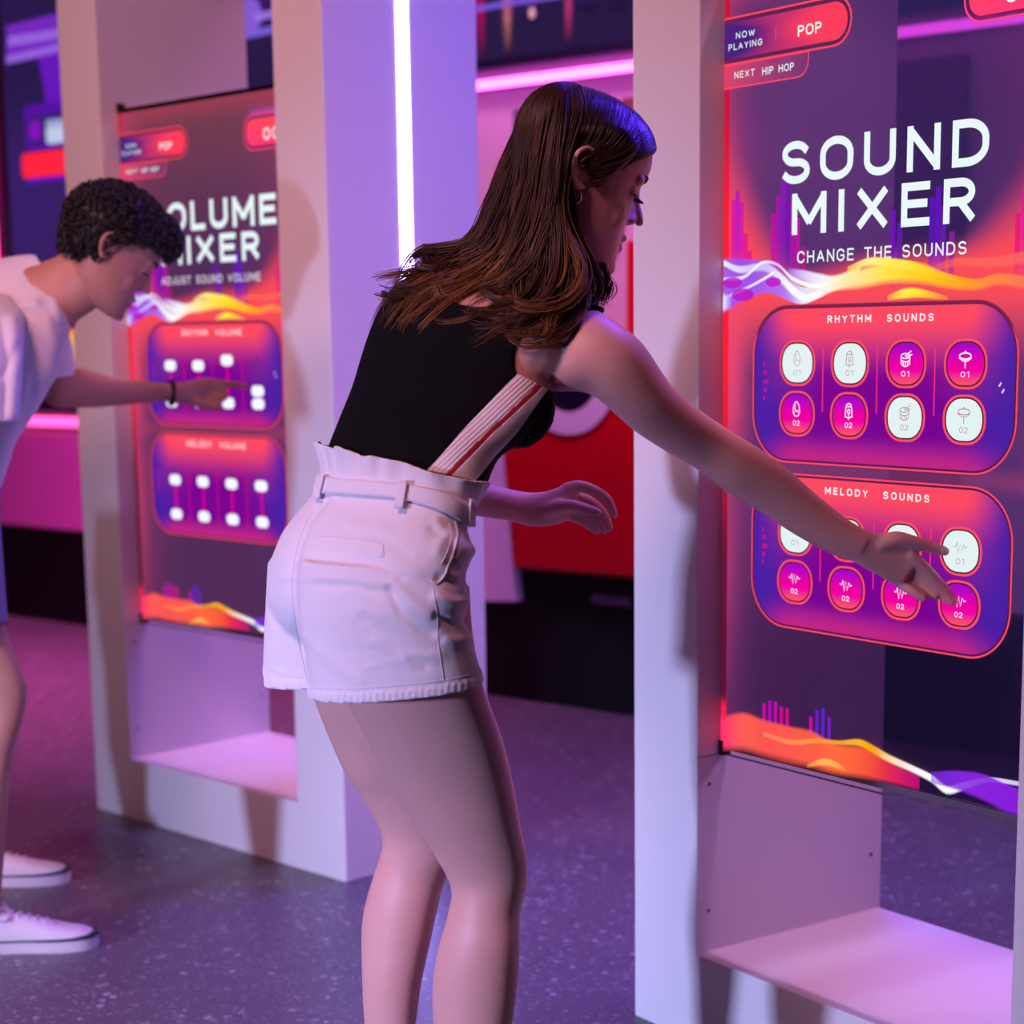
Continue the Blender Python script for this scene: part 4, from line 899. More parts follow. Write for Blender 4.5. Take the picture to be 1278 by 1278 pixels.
# keep the largest connected piece
def largest(v, f):
    par = np.arange(len(v))
    def find(a):
        while par[a] != a: par[a] = par[par[a]]; a = par[a]
        return a
    for t in f.tolist():
        a, b, c = find(t[0]), find(t[1]), find(t[2]); par[b] = a; par[find(c)] = a
    root = np.array([find(i) for i in range(len(v))]); ids, n = np.unique(root[f[:, 0]], return_counts=True); k = ids[n.argmax()]
    f = f[root[f[:, 0]] == k]; used = np.unique(f); idx = -np.ones(len(v), int); idx[used] = np.arange(len(used)); return v[used], idx[f]
tv, tf = largest(tv, tf)
L_ = np.array([(700, 408), (643, 470), (585, 530), (543, 578), (500, 622)], float); R_s = np.array([(735, 425), (679, 490), (643, 540), (616, 568), (590, 602), (560, 640)], float); Rm = np.array([(720, 425), (665, 490), (608, 543), (565, 588), (530, 625)], float)
def xat(line, y): return np.interp(y, line[:, 1], line[:, 0])
cu, cv = projn(tv); nearv = (2.86-tv[:, 1])*400
band = np.minimum.reduce([cu-xat(L_, cv), xat(R_s, cv)-cu, nearv]); dr = 4.0-np.abs(cu-xat(Rm, cv)); lf = xat(Rm, cv)-cu
PV, PF, PM, base = [], [], [], 0
for k, ph in enumerate((-band, np.minimum.reduce([band, -dr, lf]), np.minimum(band, dr), np.minimum.reduce([band, -dr, -lf]))):
    v_, f_ = cut(tv, tf, ph); PV.append(v_); PF.append(f_+base); PM += [k]*len(f_); base += len(v_)
top_me = from_arrays('tank_top', np.vstack(PV), np.vstack(PF))
top = link('tank_top', top_me, [knit, ribw, knr, plainw], None, True); top_me.polygons.foreach_set('material_index', np.array(PM)); solidify(top, .003, 1)
add_w(top); tag(top, 'black knitted sleeveless top with a white and red side stripe')
# ---- white shorts
denim = mat('white_cotton_twill', 'e2dce6', .85, bump=.12, bscale=700, sheen=.15)
seamm = mat('shorts_seam_thread', 'd6d0de', .9)
ss = Sculpt()
ss.limb([(388, 545, 614, 600, 2.87, 2.72, .150), (393, 557, 606, 609, 2.87, 2.72, .146), (399, 580, 597, 630, 2.87, 2.71, .141), (398, 602, 588, 645, 2.87, 2.70, .140), (388, 620, 584, 660, 2.88, 2.69, .146), (354, 662, 589, 690, 2.88, 2.67, .158), (337, 706, 582, 720, 2.88, 2.66, .160), (333, 745, 581, 750, 2.88, 2.66, .155), (342, 775, 574, 775, 2.87, 2.68, .142), (362, 800, 560, 795, 2.86, 2.70, .120)], n=44, ex=2.15, sub=5)
ss.limb([(366, 700, 584, 715, 2.75, 2.64, .105), (369, 760, 582, 760, 2.75, 2.64, .112), (374, 800, 588, 798, 2.75, 2.65, .112), (383, 862, 603, 845, 2.75, 2.66, .112), (388, 905, 612, 885, 2.75, 2.67, .112)], n=40, ex=2.2, sub=5)
ss.limb([(334, 700, 530, 715, 2.90, 2.82, .100), (331, 760, 530, 760, 2.90, 2.82, .106), (329, 800, 535, 800, 2.90, 2.82, .106), (328, 842, 540, 868, 2.91, 2.83, .106), (328, 880, 545, 905, 2.91, 2.83, .106)], n=40, ex=2.2, sub=5)
sme = ss.fuse(.0034, 14)
V, N, T = arrays(sme); px, py = projn(V)
face = (N*((V-np.array(EYE))/np.linalg.norm(V-np.array(EYE), axis=1)[:, None])).sum(1) < .25
disp = np.zeros(len(V))
def fold(pts, amp, w):
    global disp
    d = seg_dist(px, py, pts); disp += np.where(face, .68*amp*np.exp(-(d/w)**2), 0)
# centre-back seam crease, folds at the front of the thigh, pull lines across the seat
fold([(405, 622), (385, 648), (372, 680), (365, 726), (369, 780), (384, 856)], -.0075, 6)
fold([(384, 690), (378, 740), (381, 790)], .004, 10)
for pts, a, w in (([(486, 735), (500, 765), (525, 785), (548, 798)], -.006, 5), ([(492, 725), (515, 752), (545, 772)], .005, 7), ([(470, 800), (510, 815), (548, 818)], .003, 9), ([(455, 770), (490, 800), (530, 830)], -.003, 7),
                  ([(545, 745), (565, 752), (582, 750)], .008, 7), ([(545, 770), (565, 778), (582, 774)], -.008, 6), ([(548, 795), (568, 800), (588, 796)], .006, 7), ([(548, 722), (568, 728), (580, 722)], -.005, 6),
                  ([(560, 670), (578, 685), (590, 688)], .008, 8), ([(565, 705), (578, 712)], -.006, 6), ([(540, 660), (560, 672), (568, 690)], -.004, 5), ([(545, 650), (552, 668), (545, 690)], .003, 6),
                  ([(400, 730), (440, 732), (490, 742)], -.003, 5), ([(395, 720), (440, 722), (480, 728)], .0025, 6), ([(385, 800), (420, 830), (450, 850)], .0025, 8), ([(450, 690), (490, 700), (520, 715)], .0035, 9), ([(455, 700), (480, 708), (500, 722)], -.003, 5), ([(412, 640), (440, 655), (480, 660)], .002, 7), ([(430, 660), (445, 668), (470, 668)], -.002, 4),
                  ([(340, 760), (352, 790), (350, 830)], -.003, 6), ([(345, 700), (355, 720), (352, 760)], .002, 8)): fold(pts, a, w)
rn = np.random.default_rng(3)
for k in range(46):   # small creases in the cloth
    a = rn.uniform(345, 585); b = rn.uniform(640, 845); t = rn.uniform(-.5, .9); l = rn.uniform(10, 30)
    fold([(a-l*math.cos(t), b-l*math.sin(t)), (a, b+rn.uniform(-3, 3)), (a+l*math.cos(t), b+l*math.sin(t))], rn.uniform(-.0013, .0013), rn.uniform(3, 6))
# gathered pleats of the paper-bag waist, ticks of the hem stitching
ang = np.arctan2(V[:, 1]-2.79, V[:, 0]+.165)
zt = plane_phi(V, (393, 590), (596, 634), 2.8); s0_ = np.sign(plane_phi(np.array([P(500, 500, 2.8)]), (393, 590), (596, 634), 2.8)[0]); zt = zt*s0_
ruff = np.clip(zt/.035, 0, 1); disp += ruff*(.0024*np.sin(ang*15+2*np.sin(ang*4))+.0012*np.sin(ang*31+1.3))
V2 = V+N*disp[:, None]
topcut = -(plane_phi(V2, (384, 551), (615, 606), 2.8)*s0_)
wav = .0022*np.sin(ang*7)+.0008*np.sin(ang*17+1)
hem = [((325, 839), (381, 853)), ((383, 867), (610, 846))]
hz = V2[:, 2]
# hem planes: level cuts of each leg, a little higher at the front of the thigh
hR = P(384, 867, 2.75); hRf = P(603, 847, 2.66); hL = P(329, 841, 2.91)
xs_ = (V2[:, 0]-hR.x)/(hRf.x-hR.x); zR = hR.z+(hRf.z-hR.z)*xs_+.006*(V2[:, 1]-2.75)
rightleg = plane_phi(V2, (384, 850), (600, 850), 2.8)
hzcut = np.where(V2[:, 1]+.35*(V2[:, 0]+.2) > 2.815, hz-(hL.z-.03*(V2[:, 0]-hL.x)/.2), hz-zR)
phi = np.minimum(topcut+wav, hzcut)
band_d = hzcut
V2 = V2+N*np.where((band_d > 0) & (band_d < .014), .0016+.0007*np.sin(px*.78), 0)[:, None]
sv, sf = cut(V2, T, phi); sv, sf = largest(sv, sf)
sh_me = from_arrays('shorts', sv, sf); shorts = link('shorts', sh_me, denim, None, True); solidify(shorts, .003, -1)
add_w(shorts); tag(shorts, 'white cotton shorts with a gathered belted waist')
sb = bvh_of(sh_me)
def sew(name, pts, r, n=40, m=seamm, lift=.0004):
    q = on_surface(sb, pts, n, lift)
    if len(q) > 2: o = MB().tube([tuple(p) for p in q], r, 6).build(name, m, None, True); o.parent = shorts; return o
sew('seat_seam', [(404, 626), (385, 648), (372, 680), (365, 726), (369, 780), (384, 852)], .0006, 50)
sew('back_pocket', [(398, 669), (430, 671), (460, 675), (477, 680), (475, 694), (470, 694)], .0006, 40); sew('back_pocket', [(478, 680), (479, 694), (475, 696)], .0006, 12)
sew('side_pocket', [(568, 650), (571, 668), (566, 690), (559, 706), (556, 716), (546, 728), (538, 724)], .0018, 40, denim); sew('side_seam', [(541, 735), (546, 770), (547, 800), (554, 848)], .0006, 40)
sew('pocket_edge', [(560, 652), (564, 668), (558, 690), (551, 704)], .0007, 20); sew('leg_stitching', [(332, 834), (350, 840), (380, 846)], .0005, 20); sew('leg_stitching', [(387, 859), (453, 859), (546, 850), (597, 840)], .0005, 50)
# belt and its loops
def band_strip(name, top_, bot, out, n=60, close=False):
    a = catmull(top_, n); b = catmull(bot, n); v = []; f = []
    for (u0, v0), (u1, v1) in zip(a, b):
        for t in np.linspace(0, 1, 5):
            u, w = u0+(u1-u0)*t, v0+(v1-v0)*t; h = sb.ray_cast(EYE, ray(u, w).normalized())
            p = h[0] if h[0] else None
            v.append(None if p is None else p+h[1]*(out if h[1].dot(ray(u, w)) < 0 else -out))
    for i in range(len(v)):
        if v[i] is None: v[i] = next(v[j] for k in range(1, len(v)) for j in (i-k, i+k) if 0 <= j < len(v) and v[j] is not None)
    f = [(5*i+j, 5*i+j+1, 5*i+j+6, 5*i+j+5) for i in range(n-1) for j in range(4)]
    o = link(name, mesh(name, v, f), denim, None, True); solidify(o, .003, 0); o.parent = shorts; return o

band_strip('belt', [(392, 592), (420, 597), (460, 600), (500, 604), (540, 611), (572, 622), (592, 634)], [(389, 614), (420, 617), (460, 620), (500, 624), (540, 635), (568, 648), (586, 660)], .0045)
def loop_strip(a, b, w):
    band_strip('belt_loop', [(a[0]-w, a[1]), (a[0], a[1]+.3), (a[0]+w, a[1]+.8)], [(b[0]-w, b[1]), (b[0], b[1]+.3), (b[0]+w, b[1]+.8)], .0095, 10)
loop_strip((408, 592), (400, 626), 4); loop_strip((508, 600), (501, 638), 5); loop_strip((584, 622), (581, 656), 3)
# ---- long wavy hair: a core and many strands
def hair_material(name, dark, mid, light):
    m = bpy.data.materials.new(name); m.use_nodes = True; nt = m.node_tree; b = nt.nodes['Principled BSDF']
    a = nt.nodes.new('ShaderNodeAttribute'); a.attribute_name = 'tone'
    r = nt.nodes.new('ShaderNodeValToRGB'); e = r.color_ramp.elements; e[0].color = (*lin(dark), 1); e[1].color = (*lin(light), 1); q = e.new(.5); q.color = (*lin(mid), 1)
    nt.links.new(a.outputs['Fac'], r.inputs[0]); nt.links.new(r.outputs[0], b.inputs['Base Color']); b.inputs['Roughness'].default_value = .38; b.inputs['Specular IOR Level'].default_value = .45
    return m
def strands_mesh(name, lines, r0, tones, n_side=4):
    V = []; Fc = []; C = []
    for pts, r, tn in zip(lines, r0, tones):
        k = len(pts); t = np.gradient(pts, axis=0); t /= np.linalg.norm(t, axis=1)[:, None]+1e-9
        ref = np.array([.3, -.9, .2]); a = np.cross(t, ref); a /= np.linalg.norm(a, axis=1)[:, None]+1e-9; b = np.cross(a, t)
        x = np.linspace(0, 1, k); rr = r*np.minimum(1, .35+x*6)*(1-.85*np.clip((x-.75)/.25, 0, 1)**1.5)
        base = len(V)
        for j in range(k):
            for q in range(n_side):
                w = 2*math.pi*q/n_side; V.append(pts[j]+(a[j]*math.cos(w)+b[j]*math.sin(w))*rr[j]); C.append(tn[0]+(tn[1]-tn[0])*x[j])
        for j in range(k-1):
            for q in range(n_side): Fc.append((base+j*n_side+q, base+j*n_side+(q+1) % n_side, base+(j+1)*n_side+(q+1) % n_side, base+(j+1)*n_side+q))
    me = mesh(name, V, Fc); at = me.attributes.new('tone', 'FLOAT', 'POINT'); at.data.foreach_set('value', np.asarray(C, 'f')); return me
hairm = hair_material('brown_hair', '1b1210', '45291c', 'a2703f')
rh = np.random.default_rng(11)
#  guides from the crown to the tips: (x, y, Y)
G = [
 [(720, 122, 3.03), (700, 112, 2.96), (664, 136, 2.98), (638, 185, 3.0), (616, 240, 3.0), (598, 286, 3.0), (566, 306, 3.01), (525, 328, 3.0), (494, 365, 2.98), (478, 398, 2.96)],
 [(720, 122, 3.03), (702, 111, 2.95), (670, 136, 2.95), (648, 190, 2.95), (630, 250, 2.95), (610, 300, 2.95), (572, 325, 2.95), (535, 350, 2.93), (505, 385, 2.91), (512, 428, 2.90)],
 [(720, 122, 3.03), (704, 110, 2.93), (680, 136, 2.91), (662, 190, 2.90), (648, 250, 2.90), (630, 305, 2.90), (598, 340, 2.89), (566, 370, 2.87), (535, 405, 2.85), (540, 436, 2.85)],
 [(720, 122, 3.03), (706, 110, 2.92), (690, 136, 2.885), (678, 190, 2.865), (668, 250, 2.86), (655, 305, 2.85), (632, 348, 2.84), (600, 372, 2.83), (566, 398, 2.82), (562, 432, 2.82)],
 [(720, 122, 3.03), (708, 110, 2.92), (702, 138, 2.87), (694, 190, 2.85), (688, 250, 2.84), (676, 305, 2.83), (660, 350, 2.81), (646, 385, 2.795), (618, 398, 2.79), (610, 428, 2.785)],
 [(720, 122, 3.03), (710, 110, 2.92), (708, 140, 2.87), (696, 190, 2.85), (690, 250, 2.84), (690, 305, 2.825), (690, 350, 2.80), (682, 385, 2.78), (650, 412, 2.765), (634, 442, 2.76)],
 [(720, 122, 3.03), (714, 110, 2.92), (722, 140, 2.875), (706, 195, 2.855), (699, 245, 2.845), (704, 300, 2.83), (722, 340, 2.80), (712, 382, 2.775), (676, 420, 2.75), (640, 424, 2.75)],
]
GA = np.array([[tuple(P(*q)) for q in catmull(g, 44)] for g in G])
def guide(g):
    i = min(int(g), len(GA)-2); f = g-i; f = f*f*(3-2*f); return GA[i]*(1-f)+GA[i+1]*f
def off_scalp(b, m=.004):
    """lay hair on the skin, never under it"""
    out = b.copy()
    for i, p in enumerate(b):
        q, n, _, dist = nb.find_nearest(Vector(p), .09)
        if q is None: continue
        d = (Vector(p)-q).dot(n)
        if d < m: out[i] = q+n*m
    k = out.copy(); k[1:-1] = .25*out[:-2]+.5*out[1:-1]+.25*out[2:]; return k
lines = []; rad = []; tone = []
XX = np.linspace(0, 1, 44)
for lock in range(120):
    g0 = (lock+rh.uniform(0, 1))/120*(len(GA)-1); d0 = rh.uniform(0, 1)**1.5*.034; L = rh.uniform(.80, 1.0) if not 2.45 < g0 < 3.35 else rh.uniform(.70, .78)
    ph = rh.uniform(0, 6.28); fr = rh.uniform(12, 19); end = rh.normal(0, .012, 3); tl = rh.uniform(0, .4)
    curl = rh.uniform(.012, .030)
    amp = .0015+curl*np.clip((XX-.40)/.42, 0, 1)**1.2
    wave = np.outer(np.sin(XX*fr+ph)*amp, np.array(RT))+np.outer(np.cos(XX*fr+ph)*amp, np.array(UP))*.9+np.outer(np.cos(XX*fr*.9+ph+1)*amp, np.array(FW))*.6
    ta = np.clip((XX-.76)/.24, 0, 1)*rh.uniform(1.5, 4.6); tr = rh.uniform(.008, .018); sgn = rh.choice([-1, 1]); wave = wave+np.outer(np.sin(ta)*tr*sgn, np.array(RT))+np.outer((1-np.cos(ta))*tr, np.array(UP))-np.outer((1-np.cos(ta))*tr*.4, np.array(FW))
    for k in range(26):
        g = min(len(GA)-1.001, max(0, g0+rh.normal(0, .11))); b = guide(g)*1.0
        mid = guide(min(len(GA)-1.001, max(0, g0))); cl = np.clip((XX-.35)/.5, 0, 1)[:, None]*.85; b = b*(1-cl)+mid*cl
        b += np.outer(np.minimum(1, XX*3), np.array(FW))*(d0+rh.uniform(0, .008))+wave
        sp = rh.normal(0, .0050, 3); b += np.outer(np.minimum(1, XX*4)*(1-.45*XX), sp)+np.outer(XX**2, end+rh.normal(0, .0025, 3))
        b += np.outer(np.sin(XX*26+k)*.0008*np.clip(XX*2, 0, 1), np.array(RT))
        n = max(10, int(44*min(1, L*rh.uniform(.9, 1.02)))); lines.append(off_scalp(b[:n], .0055+rh.uniform(0, .006))); rad.append(rh.uniform(.0006, .0012))
        t0 = max(0, rh.uniform(0, .15)+.5*tl-.08); tone.append((t0, min(1, t0+tl+rh.uniform(.1, .5))))
# the swept-back front, from the hairline to behind the ear
Gf = [
 [(716, 116, 2.99), (714, 150, 2.872), (704, 185, 2.862), (698, 215, 2.856), (694, 262, 2.85)],
 [(732, 117, 2.98), (736, 148, 2.872), (722, 180, 2.866), (706, 205, 2.860), (698, 250, 2.852)],
 [(756, 126, 2.98), (762, 152, 2.874), (746, 180, 2.868), (720, 198, 2.864), (703, 222, 2.858)],
 [(782, 143, 2.98), (784, 162, 2.88), (766, 184, 2.872), (740, 197, 2.866), (712, 206, 2.864)],
 [(799, 162, 2.99), (797, 176, 2.90), (781, 191, 2.876), (754, 203, 2.868), (722, 204, 2.868)],
 [(804, 178, 2.98), (795, 188, 2.90), (774, 203, 2.876), (752, 211, 2.870), (731, 208, 2.870)],
 [(802, 182, 2.97), (788, 196, 2.90), (766, 214, 2.878), (752, 226, 2.872), (742, 230, 2.872)]]
GB = np.array([[tuple(P(*q)) for q in catmull(g, 24)] for g in Gf])
for k in range(1500):
    g = rh.uniform(0, len(GB)-1); i = min(int(g), len(GB)-2); f = g-i; b = (GB[i]*(1-f)+GB[i+1]*f).copy()
    b += np.array(FW)*rh.uniform(0, .012)+rh.normal(0, .0012, 3); x = np.linspace(0, 1, 24); b += np.outer(x, rh.normal(0, .002, 3))
    lines.append(off_scalp(b, .0045+rh.uniform(0, .004))); rad.append(rh.uniform(.0006, .0011)); t0 = rh.uniform(0, .26); tone.append((t0, t0+rh.uniform(0, .2)))
# strands falling on the far side of the neck, and loose ones
for k in range(150):
    u = rh.uniform(-1, 1); far = k < 80
    if far: q = [(735+12*u, 262, 2.93), (740+10*u, 300, 2.93), (744+12*u, 335, 2.93), (752+10*u+rh.normal(0, 4), 362, 2.92), (744+16*u+rh.normal(0, 5), 384, 2.91)]
    else: q = [(707+4*u, 215, 2.868), (714+5*u, 258, 2.868), (724+7*u, 300, 2.86), (736+9*u, 335, 2.855), (740+14*u, 366, 2.85), (724+20*u, 390, 2.83)]
    b = np.array([tuple(P(*p)) for p in catmull(q, 24)]); x = np.linspace(0, 1, 24)
    b += np.outer(np.sin(x*11+k % 3)*.006*x, np.array(RT))+rh.normal(0, .002, 3); lines.append(b); rad.append(rh.uniform(.0004, .0008)); t0 = rh.uniform(.1, .35); tone.append((t0, t0+.4))
for k in range(26):   # stray curls at the ends
    g = rh.uniform(0, 6); b = guide(min(g, 5.99))[26:].copy(); m = len(b); x = np.linspace(0, 1, m)
    b += np.outer(x, rh.normal(0, .012, 3))+np.outer(np.sin(x*9+k)*.012*x, np.array(RT))-np.outer(x, np.array(RT))*.01; lines.append(b); rad.append(.0005); tone.append((.3, .7))
hair = link('hair', strands_mesh('hair', lines, rad, tone), hairm, None, True); add_w(hair); tag(hair, 'long wavy brown hair falling over her back')
# dark core under the strands
hc = Sculpt()
core = [(112, 3.2)]
for gs in (GA,):
    rows = []
    for j in range(2, 38, 3):
        ring = [Vector(gs[i][j])+FW*.012 for i in range(len(gs))]
        back = [Vector(gs[i][j])+FW*.045 for i in range(len(gs)-1, -1, -1)]
        rows.append(ring+back)
    hc.rings(rows)
cme = hc.fuse(.004, 6); cv_, _n, cf_ = arrays(cme)
V, N, T = arrays(body_me); d = V-np.array(hd.c); loc = np.stack([d@np.array(hd.f), d@np.array(hd.r), d@np.array(hd.u)], 1)/hd.k
scalp = np.minimum.reduce([np.maximum(loc[:, 2]-(.030+.85*(loc[:, 0]-.03)), -.022-loc[:, 0]), loc[:, 2]+.07, .0765-np.abs(loc[:, 1]), .16-np.linalg.norm(loc, axis=1)])
sv_, sf_ = cut(V+N*.0035, T, scalp); sv_, sf_ = largest(sv_, sf_)
core_me = from_arrays('hair_core', np.vstack([cv_, sv_]), np.vstack([cf_, sf_+len(cv_)])); cv_ = np.vstack([cv_, sv_])
at = core_me.attributes.new('tone', 'FLOAT', 'POINT'); at.data.foreach_set('value', np.full(len(cv_), .03, 'f'))
co = link('hair_core', core_me, hairm, None, True); co.parent = hair
# ------------------------------------------------------------------ the man
fm = Vector((-1.25, 4.3, 0)); man = empty('person', (fm.x, fm.y, 0)); tag(man, 'dark haired man in white t-shirt pointing at the VOLUME MIXER screen', 'person')
def add_m(o): return world_child(o, man)
tee = mat('white_cotton_jersey', 'd8d4dc', .9, bump=.1, bscale=300, sheen=.1); mshort = mat('lilac_cotton', '7c6c9a', .9, bump=.1, bscale=300)
mskin = mat('man_skin', 'b48070', .5, sss=.1, vary=.05, vscale=30)
mk = Sculpt()
mh = Head(P(140, 314, 4.25), math.radians(14), math.radians(34), 1.03)
mh.build(mk)
mk.limb([(20, 335, 92, 412, 4.30, 4.27, .075), (58, 325, 98, 400, 4.29, 4.27, .066), (84, 312, 118, 386, 4.27, 4.26, .060), (112, 290, 148, 360, 4.26, 4.26, .060)], ex=2)
mk.limb([(-190, 640, -10, 640, 4.33, 4.2, .16), (-160, 560, 0, 560, 4.35, 4.2, .16), (-110, 440, 60, 470, 4.4, 4.25, .17), (-60, 350, 70, 420, 4.4, 4.3, .16), (0, 330, 80, 395, 4.38, 4.3, .10)], ex=2.2)
# pointing arm
mk.limb([(20, 380, 70, 420, 4.55, 4.55, .06), (20, 420, 84, 440, 4.58, 4.58, .058), (38, 470, 92, 458, 4.6, 4.6, .055), (62, 506, 100, 458, 4.62, 4.62, .052), (100, 509, 112, 462, 4.66, 4.66, .046), (140, 507, 146, 471, 4.71, 4.71, .040), (180, 503, 182, 476, 4.75, 4.75, .032), (206, 501, 208, 478, 4.785, 4.785, .026), (220, 502, 221, 478, 4.79, 4.79, .025)], ex=2)
mk.limb([(212, 502, 213, 478, 4.785, 4.785, .025), (228, 505, 230, 477, 4.80, 4.80, .023), (248, 505, 250, 472, 4.82, 4.82, .021), (262, 500, 264, 472, 4.835, 4.835, .017)], ex=2.3, sub=3)
mk.pchain([(256, 477, 4.83, 6), (274, 478.5, 4.842, 5), (292, 480, 4.853, 4.4), (309, 482, 4.866, 3.4)])
mk.pchain([(258, 483, 4.832, 6), (275, 486, 4.838, 5), (281, 494, 4.835, 4.8), (272, 500, 4.828, 4.6)]); mk.pchain([(254, 490, 4.826, 6), (268, 494, 4.826, 5), (274, 500, 4.822, 4.6), (264, 505, 4.815, 4.4)]); mk.pchain([(248, 495, 4.82, 5.6), (260, 500, 4.815, 4.6), (264, 506, 4.81, 4.2), (255, 508, 4.806, 4)])
mk.pchain([(232, 494, 4.80, 6.5), (246, 502, 4.80, 6), (260, 507, 4.803, 5), (274, 510, 4.808, 3.8)])
# hanging near arm
mk.limb([(-70, 400, 10, 400, 4.15, 4.15, .065), (-68, 470, -4, 470, 4.04, 4.04, .058), (-66, 540, -10, 540, 3.98, 3.98, .05), (-70, 610, -22, 610, 3.97, 3.97, .046), (-70, 680, -34, 680, 3.97, 3.97, .036), (-66, 730, -40, 730, 3.97, 3.97, .03)], ex=2)
mk.limb([(-68, 725, -38, 725, 3.97, 3.97, .022), (-70, 750, -30, 750, 3.975, 3.975, .02), (-66, 775, -30, 775, 3.98, 3.98, .016)], ex=2.2)
for k in range(4): mk.pchain([(-34-9*k, 770, 3.975+.012*k, 5.2), (-32-9*k, 790, 3.975+.012*k, 4.8), (-33-9*k, 806, 3.98+.012*k, 4.2), (-37-9*k, 816, 3.985+.012*k, 3.4)], sub=3)
mk.pchain([(-34, 742, 3.96, 6), (-24, 760, 3.95, 5.2), (-22, 776, 3.95, 4)], sub=3)
# legs
mk.limb([(-150, 640, -10, 640, 4.30, 4.15, .11), (-130, 720, -2, 725, 4.22, 4.10, .105), (-90, 790, 8, 785, 4.16, 4.08, .09), (-62, 845, 28, 838, 4.12, 4.07, .072), (-48, 875, 34, 862, 4.11, 4.07, .066), (-48, 900, 30, 892, 4.11, 4.07, .063), (-58, 950, 16, 945, 4.10, 4.07, .064), (-56, 1000, 10, 1000, 4.09, 4.07, .060), (-46, 1060, 6, 1060, 4.08, 4.07, .048), (-38, 1110, 2, 1110, 4.075, 4.07, .040), (-36, 1150, 2, 1150, 4.07, 4.07, .040)], ex=2.05)
mk.limb([(-190, 640, -80, 640, 4.5, 4.4, .10), (-180, 760, -70, 760, 4.55, 4.5, .09), (-150, 850, -66, 850, 4.58, 4.55, .07), (-140, 930, -70, 930, 4.59, 4.56, .064), (-112, 1010, -62, 1010, 4.59, 4.58, .05), (-96, 1085, -54, 1085, 4.59, 4.59, .036)], ex=2.05)
for toe in ((-.935, 4.075), (-1.125, 4.607)):
    a0 = Vector((toe[0]-.235, toe[1]-.02, .075)); d = Vector((1, .1, 0)).normalized()
    mk.chain([a0+Vector((0, 0, .06)), a0, a0+d*.07-Vector((0, 0, .02)), a0+d*.15-Vector((0, 0, .03))], [.030, .024, .018, .012])
mme = mk.fuse(.0034, 6); mb_ = link('body', mme, mskin, None, True); add_m(mb_)
# t-shirt
ts = Sculpt()
ts.limb([(-205, 640, 0, 610, 4.36, 4.17, .185), (-175, 560, 18, 560, 4.38, 4.18, .185), (-140, 480, 58, 490, 4.42, 4.22, .19), (-105, 410, 78, 440, 4.43, 4.26, .19), (-60, 350, 86, 415, 4.42, 4.28, .175), (-15, 328, 88, 398, 4.40, 4.29, .135), (30, 319, 82, 390, 4.37, 4.29, .095), (50, 320, 76, 372, 4.34, 4.29, .078)], ex=2.2, n=60)
ts.limb([(5, 360, 76, 396, 4.48, 4.46, .085), (12, 400, 88, 425, 4.54, 4.54, .08), (28, 448, 92, 452, 4.58, 4.58, .075), (36, 476, 92, 468, 4.60, 4.60, .074)], ex=2.1)
tme = ts.fuse(.005, 5); V, N, T = arrays(tme); px, py = projn(V)
facec = (N*((V-np.array(EYE))/np.linalg.norm(V-np.array(EYE), axis=1)[:, None])).sum(1) < .25; dsp = np.zeros(len(V))
for pts, a, w_ in (([(0, 372), (20, 362), (40, 352)], -.006, 5), ([(0, 392), (24, 384), (44, 380)], .006, 6), ([(0, 445), (18, 430), (30, 402)], -.008, 6), ([(10, 500), (20, 450), (34, 410)], .008, 6), ([(34, 420), (44, 450), (40, 490)], -.006, 7), ([(60, 400), (66, 430), (60, 470)], .006, 7), ([(20, 560), (36, 510), (50, 470)], -.005, 8), ([(55, 340), (66, 370), (72, 400)], .005, 5)):
    dsp += np.where(facec, a*np.exp(-(seg_dist(px, py, pts)/w_)**2), 0)
V2 = V+N*dsp[:, None]
zh = P(0, 600, 4.2).z; nk = plane_phi(V2, (46, 322), (80, 378), 4.3); sg = np.sign(plane_phi(np.array([P(0, 450, 4.3)]), (46, 322), (80, 378), 4.3)[0])
s1 = plane_phi(V2, (20, 478), (110, 468), 4.58); g1 = np.sign(plane_phi(np.array([P(50, 400, 4.58)]), (20, 478), (110, 468), 4.58)[0])
phi = np.minimum(V2[:, 2]-(zh-.03), nk*sg)
phi = np.where((V2[:, 1] > 4.5) & (px > 25), np.minimum(phi, s1*g1), phi)
a_, b_ = cut(V2, T, phi); a_, b_ = largest(a_, b_); t_me = from_arrays('t_shirt', a_, b_); tsh = link('t_shirt', t_me, tee, None, True); solidify(tsh, .004, 0); add_m(tsh)
sl = Sculpt(); sl.limb([(-85, 345, 20, 372, 4.27, 4.24, .085), (-90, 368, 30, 392, 4.21, 4.18, .098), (-88, 410, 30, 415, 4.10, 4.10, .085), (-86, 460, 27, 455, 4.03, 4.03, .078), (-84, 535, 23, 525, 3.98, 3.98, .078)], ex=2.1)
slm = sl.fuse(.005, 5); V, N, T = arrays(slm); px, py = projn(V); dsp = np.zeros(len(V))
for pts, a, w_ in (([(0, 400), (8, 440), (6, 520)], -.006, 6), ([(16, 400), (20, 450), (14, 515)], .005, 6), ([(0, 470), (12, 455), (22, 430)], -.005, 5)): dsp += a*np.exp(-(seg_dist(px, py, pts)/w_)**2)
V2 = V+N*dsp[:, None]; a_, b_ = cut(V2, T, V2[:, 2]-P(0, 524, 3.98).z); slv = link('sleeve', from_arrays('sleeve', a_, b_), tee, None, True); solidify(slv, .004, 0); slv.parent = tsh
